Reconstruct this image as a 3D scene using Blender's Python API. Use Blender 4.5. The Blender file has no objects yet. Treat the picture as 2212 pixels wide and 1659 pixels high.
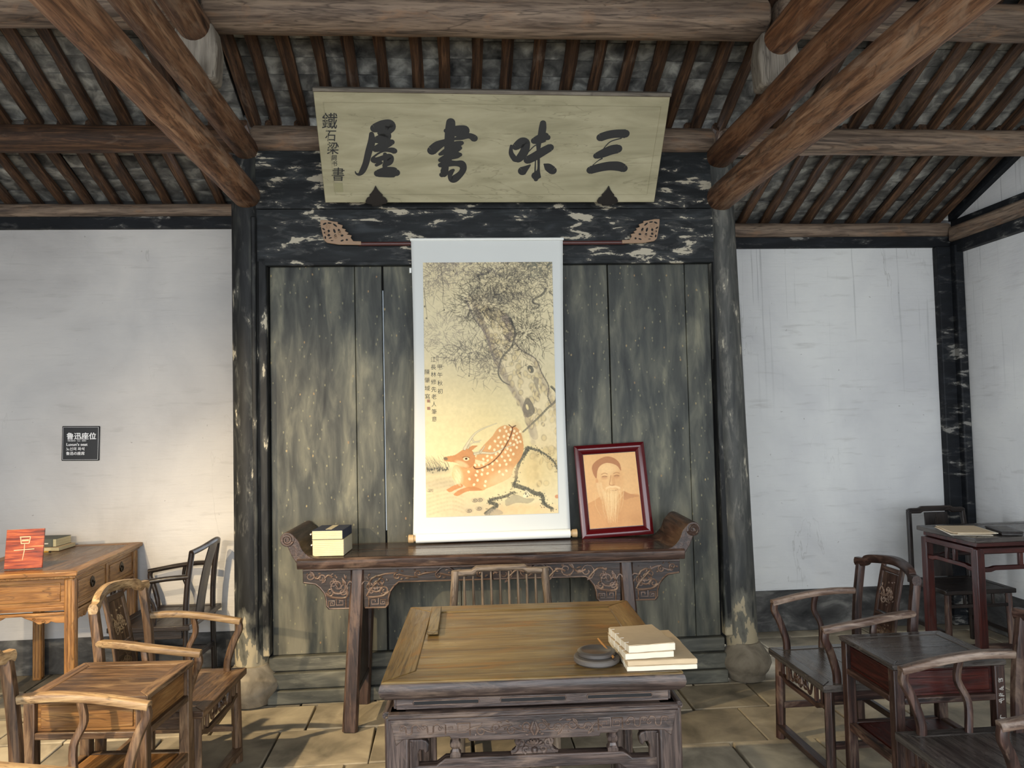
import bpy, bmesh, math, random
import numpy as np
from mathutils import Vector, Matrix
R = math.radians
rnd = random.Random(7)
sc = bpy.context.scene
COL = sc.collection

# ------------------------------------------------------------------ camera
cam_d = bpy.data.cameras.new('camera')
cam = bpy.data.objects.new('camera', cam_d)
COL.objects.link(cam)
yaw, pitch, roll = R(4.38), R(2.55), R(-1.3155)
fw = Vector((math.sin(yaw)*math.cos(pitch), math.cos(yaw)*math.cos(pitch), math.sin(pitch)))
rt = Vector((math.cos(yaw), -math.sin(yaw), 0)); up = rt.cross(fw)
rt2 = rt*math.cos(roll) + up*math.sin(roll)
up2 = up*math.cos(roll) - rt*math.sin(roll)
cam.matrix_world = Matrix(((rt2.x, up2.x, -fw.x, 0), (rt2.y, up2.y, -fw.y, 0), (rt2.z, up2.z, -fw.z, 1.68), (0, 0, 0, 1)))
cam_d.sensor_width = 36
cam_d.lens = 1645/2212*36
cam_d.clip_start = .05
sc.camera = cam
# ------------------------------------------------------------------ light
sc.view_settings.view_transform = 'Standard'
sc.view_settings.look = 'None'
sc.view_settings.gamma = 1
sc.view_settings.use_curve_mapping = False
sc.view_settings.exposure = EXPO = 0.36
w = bpy.data.worlds.new('world'); sc.world = w; w.use_nodes = True
w.node_tree.nodes['Background'].inputs[0].default_value = (.87, .93, 1, 1)
w.node_tree.nodes['Background'].inputs[1].default_value = 5.0

def lamp(name, kind, loc, target, energy, color, **k):
    d = bpy.data.lights.new(name, kind); d.energy = energy; d.color = color
    o = bpy.data.objects.new(name, d); COL.objects.link(o); o.location = loc
    o.rotation_euler = (Vector(target)-Vector(loc)).to_track_quat('-Z', 'Y').to_euler()
    for a, v in k.items(): setattr(d, a, v)
    return o
portal = lamp('front_opening', 'AREA', (0, -1.3, 1.6), (0, 1, 1.6), 1, (1, 1, 1), shape='RECTANGLE', size=8.4, size_y=3.2)
portal.data.cycles.is_portal = True
lamp('spotlight_front', 'SPOT', (-2.1, .2, 2.15), (-1.35, 4.8, .40), 380, (1, .78, .50), spot_size=R(52), spot_blend=.8, shadow_soft_size=.03)
lamp('spotlight_left', 'SPOT', (-2.6, 2.75, 3.0), (-1.25, 3.95, .1), 420, (1, .78, .47), spot_size=R(88), spot_blend=.7, shadow_soft_size=.03)
lamp('spotlight_mid', 'SPOT', (-1.0, 1.5, 2.9), (.40, 4.0, .55), 105, (1, .84, .56), spot_size=R(50), spot_blend=.9, shadow_soft_size=.04)
# ------------------------------------------------------------------ materials
def lin(h):
    h = h.lstrip('#'); v = [int(h[i:i+2], 16)/255 for i in (0, 2, 4)]
    return tuple((x/12.92 if x <= .04045 else ((x+.055)/1.055)**2.4) for x in v) + (1,)
class N:
    def __init__(s, name):
        s.m = bpy.data.materials.new(name); s.m.use_nodes = True
        s.t = s.m.node_tree; s.b = s.t.nodes['Principled BSDF']
    def n(s, typ, ins=None, **k):
        nd = s.t.nodes.new('ShaderNode'+typ)
        for a, v in k.items(): setattr(nd, a, v)
        for a, v in (ins or {}).items():
            if hasattr(v, 'is_output'): s.t.links.new(v, nd.inputs[a])
            else: nd.inputs[a].default_value = v
        return nd
    def coords(s, scale=(1, 1, 1), jitter=True, kind='Object'):
        c = s.n('TexCoord').outputs[kind]
        if jitter:
            r = s.n('ObjectInfo').outputs['Random']
            m = s.n('Math', {0: r, 1: 37.0}, operation='MULTIPLY').outputs[0]
            c = s.n('VectorMath', {0: c, 1: m}, operation='ADD').outputs[0]
        return s.n('Mapping', {'Vector': c, 'Scale': scale}).outputs[0]
    def noise(s, vec, scale, detail=5, dist=0, rough=.55):
        return s.n('TexNoise', {'Vector': vec, 'Scale': scale, 'Detail': detail, 'Distortion': dist, 'Roughness': rough}).outputs['Fac']
    def ramp(s, f, stops):
        nd = s.n('ValToRGB', {'Fac': f}); cr = nd.color_ramp
        while len(cr.elements) < len(stops): cr.elements.new(.5)
        for e, (p, c) in zip(cr.elements, stops):
            e.position = p; e.color = lin(c) if isinstance(c, str) else (c, c, c, 1)
        return nd.outputs['Color']
    def mix(s, f, a, b, mode='MIX'):
        nd = s.n('Mix', data_type='RGBA', blend_type=mode)
        for i, v in ((0, f), (6, a), (7, b)):
            if isinstance(v, str): v = lin(v)
            if hasattr(v, 'is_output'): s.t.links.new(v, nd.inputs[i])
            else: nd.inputs[i].default_value = v
        return nd.outputs[2]
    def math(s, op, a, b=0.0, clamp=False):
        return s.n('Math', {0: a, 1: b}, operation=op, use_clamp=clamp).outputs[0]
    def bump(s, h, st=.3, d=.01):
        s.t.links.new(s.n('Bump', {'Height': h, 'Strength': st, 'Distance': d}).outputs[0], s.b.inputs['Normal'])
    def out(s, col=None, rough=.6, metal=0, spec=.5):
        for nm, v in (('Base Color', col), ('Roughness', rough), ('Metallic', metal), ('Specular IOR Level', spec)):
            if v is None: continue
            if isinstance(v, str): v = lin(v)
            if hasattr(v, 'is_output'): s.t.links.new(v, s.b.inputs[nm])
            else: s.b.inputs[nm].default_value = v
        return s.m
_wc = {}
def wood(key, axis):
    k = (key, axis)
    if k in _wc: return _wc[k]
    dark, mid, light, worn, wearf, rough, grain = WOODS[key]
    s = N(key+'_'+axis)
    sc_ = {'X': (1, 13, 13), 'Y': (13, 1, 13), 'Z': (13, 13, 1)}[axis]
    v = s.coords(sc_)
    g = s.noise(v, 2.2*grain, 6, 1.2)
    fine = s.noise(v, 11*grain, 4, .4)
    big = s.noise(s.coords({'X': (1, 3.5, 3.5), 'Y': (3.5, 1, 3.5), 'Z': (3.5, 3.5, 1)}[axis]), 3.2, 6, .8, .65)
    col = s.ramp(g, [(.30, dark), (.5, mid), (.72, light)])
    col = s.mix(s.math('MULTIPLY', s.ramp(fine, [(.35, 1.), (.5, 0.)]), .55), col, dark)
    cr = s.ramp(s.noise(v, 1.1*grain, 3, 1.5), [(.485, 0.), (.5, 1.), (.515, 0.)])
    col = s.mix(s.math('MULTIPLY', cr, .55), col, '#140d09')
    if wearf > 0:
        wm = s.ramp(big, [(.62-.25*wearf, 0.), (.74-.1*wearf, 1.)])
        col = s.mix(s.math('MULTIPLY', wm, .75), col, worn)
    rv = s.n('ObjectInfo').outputs['Random']
    hs = s.n('HueSaturation', {'Color': col, 'Value': s.n('MapRange', {0: rv, 3: .82, 4: 1.16}).outputs[0]})
    s.bump(s.math('ADD', g, s.math('MULTIPLY', fine, .6)), .35, .004)
    rg = s.n('MapRange', {0: big, 1: .3, 2: .7, 3: rough-.08, 4: rough+.12}).outputs[0]
    _wc[k] = s.out(hs.outputs[0], rg, spec=.4)
    return _wc[k]
WOODS = {
 'beam_orange': ('#38231a', '#6f4a30', '#967052', '#8d6d54', .35, .55, .9),  # dark, mid, light, worn, wear amount, roughness, grain
 'beam_wood': ('#38251b', '#7a573e', '#a78466', '#97806c', .45, .6, .9),
 'purlin_wood': ('#40342b', '#766556', '#94806c', '#8a6a50', .3, .7, .7),
 'rafter_wood': ('#1d130d', '#46301f', '#6a4c34', '#6b5a4c', .15, .7, 1),
 'post_wood': ('#5c544b', '#7c7468', '#938b7d', '#6a6258', .4, .75, .7),
 'desk_wood': ('#5e3d1e', '#8a6135', '#a57e4c', '#7a5a38', .25, .36, 1.1),
 'teacher_top': ('#433018', '#63502f', '#7a663f', '#80592c', .35, .34, .6),
 'desk_top': ('#3a2818', '#5c4430', '#73583e', '#6a4e36', .25, .3, .8),
 'teacher_dark': ('#1f1918', '#40342f', '#66564d', '#7a6656', .35, .38, 1.3),
 'altar_wood': ('#1b1412', '#392a23', '#57443a', '#6a5546', .3, .36, 1),
 'altar_top': ('#1b1412', '#392a23', '#4d3b31', '#5a463a', .25, .19, .8),
 'grey_chair': ('#3a3028', '#6a5b4c', '#8a7a68', '#7d6d5a', .3, .45, 1.2),
 'carve_lit': ('#33271f', '#5e4b40', '#7d6859', '#8a7462', .3, .38, 1.2),  # lighter copy of the wood, painted highlight on raised carving
 'carve_shade': ('#120d0b', '#251b17', '#36291f', '#40332b', .2, .5, 1),  # darker copy of the wood, recess shade put into the colour
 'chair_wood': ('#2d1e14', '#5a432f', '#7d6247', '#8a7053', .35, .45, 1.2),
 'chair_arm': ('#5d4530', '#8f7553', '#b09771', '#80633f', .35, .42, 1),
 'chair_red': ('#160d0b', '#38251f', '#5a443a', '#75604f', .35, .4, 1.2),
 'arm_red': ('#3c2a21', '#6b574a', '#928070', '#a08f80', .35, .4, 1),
 'black_wood': ('#0e0b0a', '#211a17', '#30261f', '#3a2f28', .2, .33, 1),
 'red_lacquer': ('#190806', '#35110d', '#4c2018', '#3a2a26', .25, .33, 1),
 'top_grey': ('#2c2825', '#494440', '#5a534d', '#6a625a', .2, .2, 1),
}
def paint_wood(name, base, flake, zmask=False, axis='X', thr=.60, under='#4a4a48'):
    s = N(name)
    sc_ = {'X': (1.3, 6, 6), 'Z': (7, 7, 1.2)}[axis]
    v = s.coords(sc_, False)
    col = s.ramp(s.noise(v, 3, 6, .6), [(.3, base[0]), (.55, base[1]), (.75, base[2])])
    vf = s.coords({'X': (1, 1, 3.2), 'Z': (3.2, 3.2, 1)}[axis], False)
    f = s.noise(vf, 5.5, 8, .3, .62)
    big = s.noise(s.coords((1, 1, 1), False), 1.7, 3)
    m = s.math('ADD', f, s.math('MULTIPLY', s.math('SUBTRACT', big, .5), .35))
    mask = s.ramp(m, [(thr, 0.), (thr+.012, 1.)])
    grey = s.ramp(m, [(thr-.09, 0.), (thr, .6)])
    col = s.mix(grey, col, under)
    col = s.mix(mask, col, flake)
    if axis == 'Z':   # lacquer lost near the foot, bare pale wood shows
        z = s.n('SeparateXYZ', {0: s.coords((1, 1, 1), False)}).outputs[2]
        lo = s.math('ADD', s.n('MapRange', {0: z, 1: .95, 2: .18, 3: -.35, 4: .28}).outputs[0], s.noise(s.coords((3, 3, 1), False), 4, 6))
        col = s.mix(s.ramp(lo, [(.50, 0.), (.62, .75)]), col, '#6f6d62'); col = s.mix(s.ramp(lo, [(.66, 0.), (.68, .9)]), col, '#a79b80')
    s.bump(s.math('ADD', s.noise(v, 6, 5), s.math('MULTIPLY', mask, -.6)), .4, .004)
    return s.out(col, .6, spec=.25)
def board_mat():
    s = N('gold_flecked_board')
    v = s.coords((5, 5, 1.1), False); oc = s.coords((1, 1, 1), False)
    col = s.ramp(s.noise(v, 2.4, 7, .4), [(.28, '#1f211e'), (.47, '#3f403a'), (.62, '#5f5e51'), (.78, '#86816b')])
    big = s.noise(oc, 1.4, 4, .5)
    col = s.mix(s.math('MULTIPLY', s.ramp(big, [(.42, 0.), (.65, 1.)]), .45), col, '#343836')
    # boards turn paler in streaks towards the foot
    z = s.n('SeparateXYZ', {0: oc}).outputs[2]
    low = s.n('MapRange', {0: z, 1: 1.25, 2: .35, 3: 0.0, 4: 1.0}).outputs[0]
    foot_mix = s.math('MULTIPLY', low, s.ramp(s.noise(s.coords((4, 4, .5), False), 2, 5), [(.4, 0.), (.62, 1.)]))
    col = s.mix(s.math('MULTIPLY', foot_mix, .6), col, '#8a8470')
    vo = s.n('TexVoronoi', {'Vector': s.n('Mapping', {'Vector': oc, 'Rotation': (0, .6, 0), 'Scale': (1.7, 1, 1)}).outputs[0], 'Scale': 9.5, 'Randomness': .6})
    d = vo.outputs['Distance']
    fl = s.ramp(s.math('ADD', d, s.math('MULTIPLY', s.noise(oc, 60, 2), .12)), [(.128, 1.), (.14, 0.)])
    gold = s.mix(s.n('SeparateColor', {0: vo.outputs['Color']}).outputs[0], '#94855c', '#85694b')
    col = s.mix(s.math('MULTIPLY', fl, .85), col, gold)
    vo2 = s.n('TexVoronoi', {'Vector': s.n('Mapping', {'Vector': oc, 'Rotation': (0, -.7, 0), 'Scale': (2.0, 1.3, 1.1)}).outputs[0], 'Scale': 15, 'Randomness': 1.})
    fl2 = s.ramp(vo2.outputs['Distance'], [(.12, 1.), (.14, 0.)])
    col = s.mix(s.math('MULTIPLY', fl2, .45), col, '#8f8a6a')
    s.bump(s.noise(v, 5, 5), .3, .003)
    return s.out(col, .5, spec=.25)
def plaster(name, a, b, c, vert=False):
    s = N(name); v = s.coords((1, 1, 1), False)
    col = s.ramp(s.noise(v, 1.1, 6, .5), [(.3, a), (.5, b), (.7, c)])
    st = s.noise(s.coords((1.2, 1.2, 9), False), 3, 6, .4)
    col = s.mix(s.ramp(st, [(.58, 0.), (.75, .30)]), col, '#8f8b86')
    if vert:
        z = s.n('SeparateXYZ', {0: s.coords((1, 1, 1), False)}).outputs[2]
        dr = s.noise(s.coords((22, 22, .5), False), 1.5, 3)
        f = s.math('MULTIPLY', s.ramp(dr, [(.62, 0.), (.66, 1.)]), s.n('MapRange', {0: z, 1: 1.6, 2: 3.0, 3: 0.0, 4: .45}).outputs[0])
        col = s.mix(f, col, '#7d7f7e')
    bl = s.noise(v, 26, 3); col = s.mix(s.ramp(bl, [(.74, 0.), (.76, .5)]), col, '#6e6a64')
    cr = s.ramp(s.noise(s.coords((1.5, 1.5, .35), False), 1.6, 6, .3), [(.4965, 0.), (.5, .45), (.5035, 0.)])
    col = s.mix(s.math('MULTIPLY', cr, s.ramp(s.noise(v, .9, 2), [(.52, 0.), (.66, 1.)])), col, '#77736c')
    br = s.n('TexBrick', {'Vector': s.n('Mapping', {'Vector': s.n('TexCoord').outputs['Object'], 'Rotation': (R(90), 0, 0)}).outputs[0], 'Scale': 1.0, 'Brick Width': .3, 'Row Height': .06, 'Mortar Size': .004, 'Color1': (1, 1, 1, 1), 'Color2': (.9, .9, .9, 1), 'Mortar': (0, 0, 0, 1)})
    h = s.math('ADD', s.noise(s.coords((1, 1, 4), False), 7, 6), s.math('MULTIPLY', br.outputs['Fac'], -.25))
    s.bump(h, .35, .012)
    return s.out(col, .9, spec=.2)
def blotch(name, a, b, c, scale=3, rough=.85, bump=.4, jit=True, stretch=(1, 1, 1), spec=.3):
    s = N(name); v = s.coords(stretch, jit)
    n1 = s.noise(v, scale, 8, .5)
    col = s.ramp(n1, [(.3, a), (.5, b), (.72, c)])
    rv = s.n('ObjectInfo').outputs['Random']
    hs = s.n('HueSaturation', {'Color': col, 'Value': s.n('MapRange', {0: rv, 3: .62, 4: 1.35}).outputs[0]}) if jit else None
    s.bump(n1, bump, .006)
    return s.out(hs.outputs[0] if hs else col, rough, spec=spec)
def plain(name, c, rough=.5, metal=0, var=.06):
    s = N(name); n1 = s.noise(s.coords(), 18, 4)
    l = lin(c); k = 1-var*3
    col = s.mix(n1, (l[0]*k, l[1]*k, l[2]*k, 1), (min(1, l[0]*(1+var)), min(1, l[1]*(1+var)), min(1, l[2]*(1+var)), 1))
    s.bump(n1, .08, .002)
    return s.out(col, rough, metal)
def vcol(name, rough=.75):
    s = N(name); return s.out(s.n('Attribute', attribute_name='Col').outputs['Color'], rough, spec=.2)
M = {
 'board': board_mat(),
 'header': paint_wood('flaking_black_lacquer', ('#0e1011', '#1c1f20', '#34383a'), '#a9a18e'),
 'column': paint_wood('worn_column_paint', ('#0d0e0e', '#1f2020', '#3f403b'), '#a39c8a', axis='Z', thr=.66, under='#5b5a54'),
 'column_grey': paint_wood('grey_column_paint', ('#2e302f', '#4a4a46', '#6c6a62'), '#a39c8a', axis='Z', thr=.655, under='#77746a'),
 'band': paint_wood('black_wall_band', ('#0b0d10', '#13161a', '#23262a'), '#77756f', thr=.64),
 'sill': paint_wood('grey_weathered_sill', ('#3f403b', '#5c5b52', '#7c7a6c'), '#94907f', thr=.68, under='#7a786a'),
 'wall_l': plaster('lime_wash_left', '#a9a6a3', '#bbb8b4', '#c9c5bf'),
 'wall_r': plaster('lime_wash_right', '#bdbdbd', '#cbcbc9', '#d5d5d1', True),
 'dado': blotch('grey_brick_dado', '#262625', '#474644', '#7c7a74', 4.5, jit=False, stretch=(1, 1, 2)),
 'stone': blotch('floor_stone', '#6a6354', '#928773', '#b0a48b', 4, .72, .5),
 'grout': blotch('floor_grout', '#3a352c', '#4d473b', '#5f584a', 8, .9, .5, False),
 'base': blotch('carved_stone', '#6a6254', '#8b8170', '#a59b88', 9, .85, .8),
 'brick': blotch('grey_roof_brick', '#2f2f2e', '#63625e', '#a6a59c', 9, .85, .5),
 'under': plain('roof_underlay', '#2a2826', .9),
 'plaque': None,
 'ink': plain('plaque_ink', '#1c1d1d', .5), 'ink2': plain('thin_ink', '#26241f', .6), 'iron': plain('dark_iron', '#1f1b18', .45, .3),
 'paper': plain('mounting_paper', '#e4e5df', .8, 0, .02), 'cream': plain('cream_paper', '#bda684', .8), 'white_pg': plain('white_pages', '#d2c8b2', .8),
 'page_edge': plain('book_pages', '#cfc39a', .8), 'blue': plain('blue_cloth_cover', '#272e42', .7), 'grey_cloth': plain('grey_cloth_cover', '#55584f', .75),
 'label': plain('paper_label', '#b3ab93', .8), 'bone': plain('bone_clasp', '#e2ddcf', .4), 'tan': plain('tan_carved_wood', '#93775c', .55), 'rod': plain('reddish_rod', '#4d2c29', .4),
 'knob': plain('pale_roller_end', '#b79a72', .45), 'red': plain('glossy_mahogany', '#4b0b10', .16, 0, .03), 'redsub': plain('dark_frame_lip', '#1d0809', .25),
 'signblk': plain('sign_black', '#101114', .4), 'signwht': plain('sign_white', '#e6e6e6', .5), 'pencil': plain('yellow_pencil', '#b98a24', .4), 'tip': plain('dark_tip', '#241a14', .5),
 'ink_stone': plain('grey_inkstone', '#55504b', .5), 'ink_well': plain('inkstone_face', '#45413e', .35), 'bamboo': plain('bamboo_brush', '#a6753f', .4),
 'bronze': plain('aged_bronze', '#3a3024', .4, .7), 'white_metal': plain('white_painted_metal', '#d8d8d8', .4), 'scratch': plain('chalk_marks', '#b5b0a8', .8),
 'slit': plain('painted_daylight', '#c9d4dc', .8), 'groove': plain('dark_groove', '#0c0a09', .8), 'paintcol': vcol('painted_silk'), 'portrait': vcol('portrait_print', .35),
}
def plaque_mat():
    s = N('old_gilt_plaque'); v = s.coords((1, 1, 5), False)
    col = s.ramp(s.noise(v, 2.2, 7, .5), [(.28, '#878164'), (.5, '#9d9678'), (.72, '#aea688')])
    cr = s.ramp(s.noise(s.coords((.35, 1, 2.2), False), 2.3, 5, .6), [(.4988, 0.), (.5, .5), (.5012, 0.)])
    col = s.mix(cr, col, '#6c674c')
    col = s.mix(s.ramp(s.noise(v, 14, 4), [(.66, 0.), (.75, .35)]), col, '#75704f')
    s.bump(s.noise(v, 6, 5), .2, .003)
    return s.out(col, .6)
M['plaque'] = plaque_mat()
def carved_plate():
    s = N('red_scratched_plate'); v = s.coords((1, 1, 14), False)
    col = s.ramp(s.noise(v, 5, 6, .4), [(.3, '#3f1810'), (.46, '#7c3019'), (.6, '#a04f2a'), (.75, '#c08a5e')])
    s.bump(s.noise(v, 9, 5), .5, .004)
    return s.out(col, .35)
M['plate'] = carved_plate()

# ------------------------------------------------------------------ geometry helpers
class B:
    def __init__(s): s.bm = bmesh.new()
    def box(s, c, d, rot=None, taper=1):
        vs = []
        for z in (-1, 1):
            k = taper if z > 0 else 1
            for x, y in ((-1, -1), (1, -1), (1, 1), (-1, 1)):
                p = Vector((x*d[0]/2*k, y*d[1]/2*k, z*d[2]/2))
                if rot: p = rot @ p
                vs.append(s.bm.verts.new(p+Vector(c)))
        for f in ((3, 2, 1, 0), (4, 5, 6, 7), (0, 1, 5, 4), (1, 2, 6, 5), (2, 3, 7, 6), (3, 0, 4, 7)):
            s.bm.faces.new([vs[i] for i in f])
        return s
    def prism(s, pts, a, b, plane='XZ', smooth=False):
        def P(u, v, t): return {'XZ': (u, t, v), 'XY': (u, v, t), 'YZ': (t, u, v)}[plane]
        lo = [s.bm.verts.new(P(u, v, a)) for u, v in pts]; hi = [s.bm.verts.new(P(u, v, b)) for u, v in pts]
        n = len(pts); fs = [s.bm.faces.new(lo), s.bm.faces.new(hi[::-1])]
        for i in range(n): fs.append(s.bm.faces.new((lo[i], hi[i], hi[(i+1) % n], lo[(i+1) % n])))
        return s
    def tube(s, pts, rx, ry=None, n=8, square=False, upv=(0, 0, 1), cap=True):
        pts = [Vector(p) for p in pts]; m = len(pts)
        rxs = rx if isinstance(rx, (list, tuple)) else [rx]*m
        rys = ry if isinstance(ry, (list, tuple)) else ([ry]*m if ry is not None else rxs)
        rings = []; u = Vector(upv)
        for i, p in enumerate(pts):
            t = (pts[min(i+1, m-1)]-pts[max(i-1, 0)]).normalized()
            uu = u - t*u.dot(t)
            if uu.length < 1e-4: uu = t.orthogonal()
            uu.normalize(); vv = t.cross(uu); u = uu
            ring = []
            for k in range(n):
                a = 2*math.pi*(k+.5)/n; c, d = math.cos(a), math.sin(a)
                if square:
                    q = max(abs(c), abs(d)); kk = 1/(abs(c)**5+abs(d)**5)**.2; c *= kk; d *= kk
                ring.append(s.bm.verts.new(p + vv*(c*rxs[i]) + uu*(d*rys[i])))
            rings.append(ring)
        for a, b in zip(rings, rings[1:]):
            for k in range(n): s.bm.faces.new((a[k], a[(k+1) % n], b[(k+1) % n], b[k]))
        if cap: s.bm.faces.new(rings[0][::-1]); s.bm.faces.new(rings[-1])
        return s
    def lathe(s, prof, c=(0, 0, 0), n=24, sq=False):
        rings = []
        for r, z in prof:
            ring = []
            for k in range(n):
                a = 2*math.pi*(k+.5)/n; x, y = math.cos(a), math.sin(a)
                if sq: q = max(abs(x), abs(y)); x /= q; y /= q
                ring.append(s.bm.verts.new((c[0]+r*x, c[1]+r*y, c[2]+z)))
            rings.append(ring)
        for a, b in zip(rings, rings[1:]):
            for k in range(n): s.bm.faces.new((a[k], a[(k+1) % n], b[(k+1) % n], b[k]))
        s.bm.faces.new(rings[0][::-1]); s.bm.faces.new(rings[-1])
        return s
    def xf(s, m): bmesh.ops.transform(s.bm, matrix=m, verts=s.bm.verts); return s
    def mesh(s, name):
        bmesh.ops.recalc_face_normals(s.bm, faces=s.bm.faces)
        me = bpy.data.meshes.new(name); s.bm.to_mesh(me); s.bm.free(); return me
def pick(m, me):
    if isinstance(m, str) and m in WOODS:
        co = np.empty(len(me.vertices)*3, 'f'); me.vertices.foreach_get('co', co); co = co.reshape(-1, 3)
        d = co.max(0)-co.min(0); return wood(m, 'XYZ'[int(d.argmax())])
    return M[m] if isinstance(m, str) else m
def obj(name, b, m, parent=None, bevel=.002, smooth=40, axis=None, loc=None, rot=None):
    me = b.mesh(name) if isinstance(b, B) else b
    o = bpy.data.objects.new(name, me); COL.objects.link(o)
    if not me.materials: me.materials.append(wood(m, axis) if axis else pick(m, me))
    if smooth:
        me.polygons.foreach_set('use_smooth', [True]*len(me.polygons)); me.set_sharp_from_angle(angle=R(smooth))
    if bevel:
        bv = o.modifiers.new('bevel', 'BEVEL'); bv.width = bevel; bv.segments = 2; bv.limit_method = 'ANGLE'; bv.angle_limit = R(50)
    if parent: o.parent = parent
    if loc: o.location = loc
    if rot: o.rotation_euler = rot
    return o
def tag(o, label=None, cat=None, group=None, kind=None):
    for k, v in (('label', label), ('category', cat), ('group', group), ('kind', kind)):
        if v: o[k] = v
    return o
def thing(name, loc, rz, label, cat, group=None):
    o = bpy.data.objects.new(name, None); COL.objects.link(o); o.empty_display_size = .1
    o.location = loc; o.rotation_euler = (0, 0, R(rz)) if not isinstance(rz, tuple) else rz
    return tag(o, label, cat, group)
def struct(name, b=None, m=None, **k):
    if b is None: o = bpy.data.objects.new(name, None); COL.objects.link(o)
    else: o = obj(name, b, m, **k)
    return tag(o, kind='structure')
def spline(pts, k=5):
    P = [Vector(p) for p in pts]; out = []
    for i in range(len(P)-1):
        a, b, c, d = P[max(i-1, 0)], P[i], P[i+1], P[min(i+2, len(P)-1)]
        for j in range(k):
            t = j/k
            out.append(.5*((2*b)+(c-a)*t+(2*a-5*b+4*c-d)*t*t+(3*b-a-3*c+d)*t**3))
    out.append(P[-1]); return out
def spiral(B_, cx, cz, y, r, turns, a0, sgn, tr, tail=None):
    """a scroll tube in the XZ plane, from its eye outwards, with an optional tail point"""
    pts = []; n = int(10*turns)+2
    for i in range(n):
        t = i/(n-1); a = a0 - sgn*turns*2*math.pi*(1-t); rr = r*(.18+.82*t)
        pts.append((cx+rr*math.cos(a), y, cz+rr*math.sin(a)))
    if tail: pts = pts[:-1]+[tuple(v) for v in spline([pts[-1]]+tail, 4)]
    B_.tube(pts, [tr*(.7+.5*i/len(pts)) for i in range(len(pts))], n=5)
def fret(B_, cx, cz, y, s, tr, flip=1):
    q = [(-1, -1), (-1, 1), (1, 1), (1, -.45), (-.4, -.45), (-.4, .45), (.35, .45), (.35, 0)]
    B_.tube([(cx+flip*a*s, y, cz+b*s) for a, b in q], tr, n=4)
def vine(B_, x0, x1, z0, z1, y, n, tr, rr=None, seed=1):
    r0 = random.Random(seed); H = (z1-z0)/2; cz = (z0+z1)/2; w_ = (x1-x0)/n
    for i in range(n):
        cx = x0+w_*(i+.5); sg = 1 if i % 2 else -1; r = min(H*.62, w_*.42)
        spiral(B_, cx, cz+sg*H*.18, y, r, 1.35, R(90*sg+180), sg, tr,
               tail=[(cx-w_*.55, y, cz-sg*H*.25), (cx-w_*.95, y, cz+sg*H*.1)])
        for _ in range(3):
            a = r0.uniform(0, 6.3); px = cx+math.cos(a)*w_*.5; pz = cz+math.sin(a)*H*.75
            dx, dz = r0.uniform(-.5, .5)*w_*.5, r0.uniform(-.3, .3)*H
            B_.tube([(px, y, pz), (px+dx*.5, y, pz+dz*.7), (px+dx, y, pz+dz)], [tr*.5, tr*1.3, tr*.4], n=5)
def text(name, s_, size, loc, parent, m, rot=(R(90), 0, 0), shear=0, off=0, extrude=.0006, sx=1, al='LEFT', vertical=False):
    d = bpy.data.curves.new(name, 'FONT'); d.body = s_; d.size = size; d.extrude = extrude; d.shear = shear; d.offset = off; d.align_x = al
    bold, d.offset = off, 0
    o = bpy.data.objects.new(name, d); COL.objects.link(o); d.materials.append(M[m]); o.parent = parent
    o.location = loc; o.rotation_euler = rot; o.scale = (sx, 1, 1); o['bold'] = bold; return o
def frame_top(parent, w_, d_, z, rail, th, wood_r, wood_p, boards=2, recess=.004, names=('top_frame', 'top_board'), along='X'):
    """mitred four-rail frame with floating boards"""
    for i in range(4):
        b = B(); W_, D_ = (w_, d_) if i % 2 == 0 else (d_, w_)
        b.prism([(-W_/2, -D_/2), (W_/2, -D_/2), (W_/2-rail, -D_/2+rail), (-W_/2+rail, -D_/2+rail)], z-th, z, 'XY')
        b.xf(Matrix.Rotation(R(90*i), 4, 'Z')); obj(names[0], b, wood_r, parent, .004)
    iw, idp = w_-2*rail, d_-2*rail
    for k in range(boards):
        if along == 'X':
            hh = idp/boards; obj(names[1], B().box((0, -idp/2+hh*(k+.5), z-recess-.006), (iw+.004, hh-.0015, .012)), wood_p, parent, .001)
        else:
            hh = iw/boards; obj(names[1], B().box((-iw/2+hh*(k+.5), 0, z-recess-.006), (hh-.0015, idp+.004, .012)), wood_p, parent, .001)
# ------------------------------------------------------------------ room shell
YL, YR, XL, XR = 5.52, 5.75, -4.3, 4.0
XCL, XCR, YC = -1.25, 1.765, 4.80           # the two columns of the centre bay
# floor of worn stone slabs
fl = struct('floor', B().box((0, 1, -.06), (13, 12, .06)), 'grout', bevel=0, smooth=0)
rr = random.Random(3); slabs = []; ys = 1.55; row = 0
extra = B(); cnt = 0
rows = [.44, .40, .47, .42, .40, .45, .38, .46, .42, .40]
y0 = 1.75; cells = []
for ri, h in enumerate(rows):
    x = -4.4 + rr.uniform(0, .5)
    while x < 4.1:
        wd = rr.choice([.38, .44, .52, .62]); cells.append((x, y0, wd, h)); x += wd
    y0 += h
for (x, y, wd, h) in cells:
    inset = .006; z = rr.uniform(-.004, .002)
    b = B(); j = lambda: rr.uniform(-.006, .006)
    q = [(x+inset+j(), y+inset+j()), (x+wd-inset+j(), y+inset+j()), (x+wd-inset+j(), y+h-inset+j()), (x+inset+j(), y+h-inset+j())]
    b.prism(q, -.05, z, 'XY')
    o = obj('slab', b, 'stone', fl, .006, 40)
xx = B()
for i in range(9):
    for k in range(12): xx.box((-5+i*1.2+.6*(k % 2), -3+k*.38, -.026), (1.19, .37, .05))
o = obj('near_slabs', xx, 'stone', fl, 0, 0); o['kind'] = 'stuff'
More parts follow.
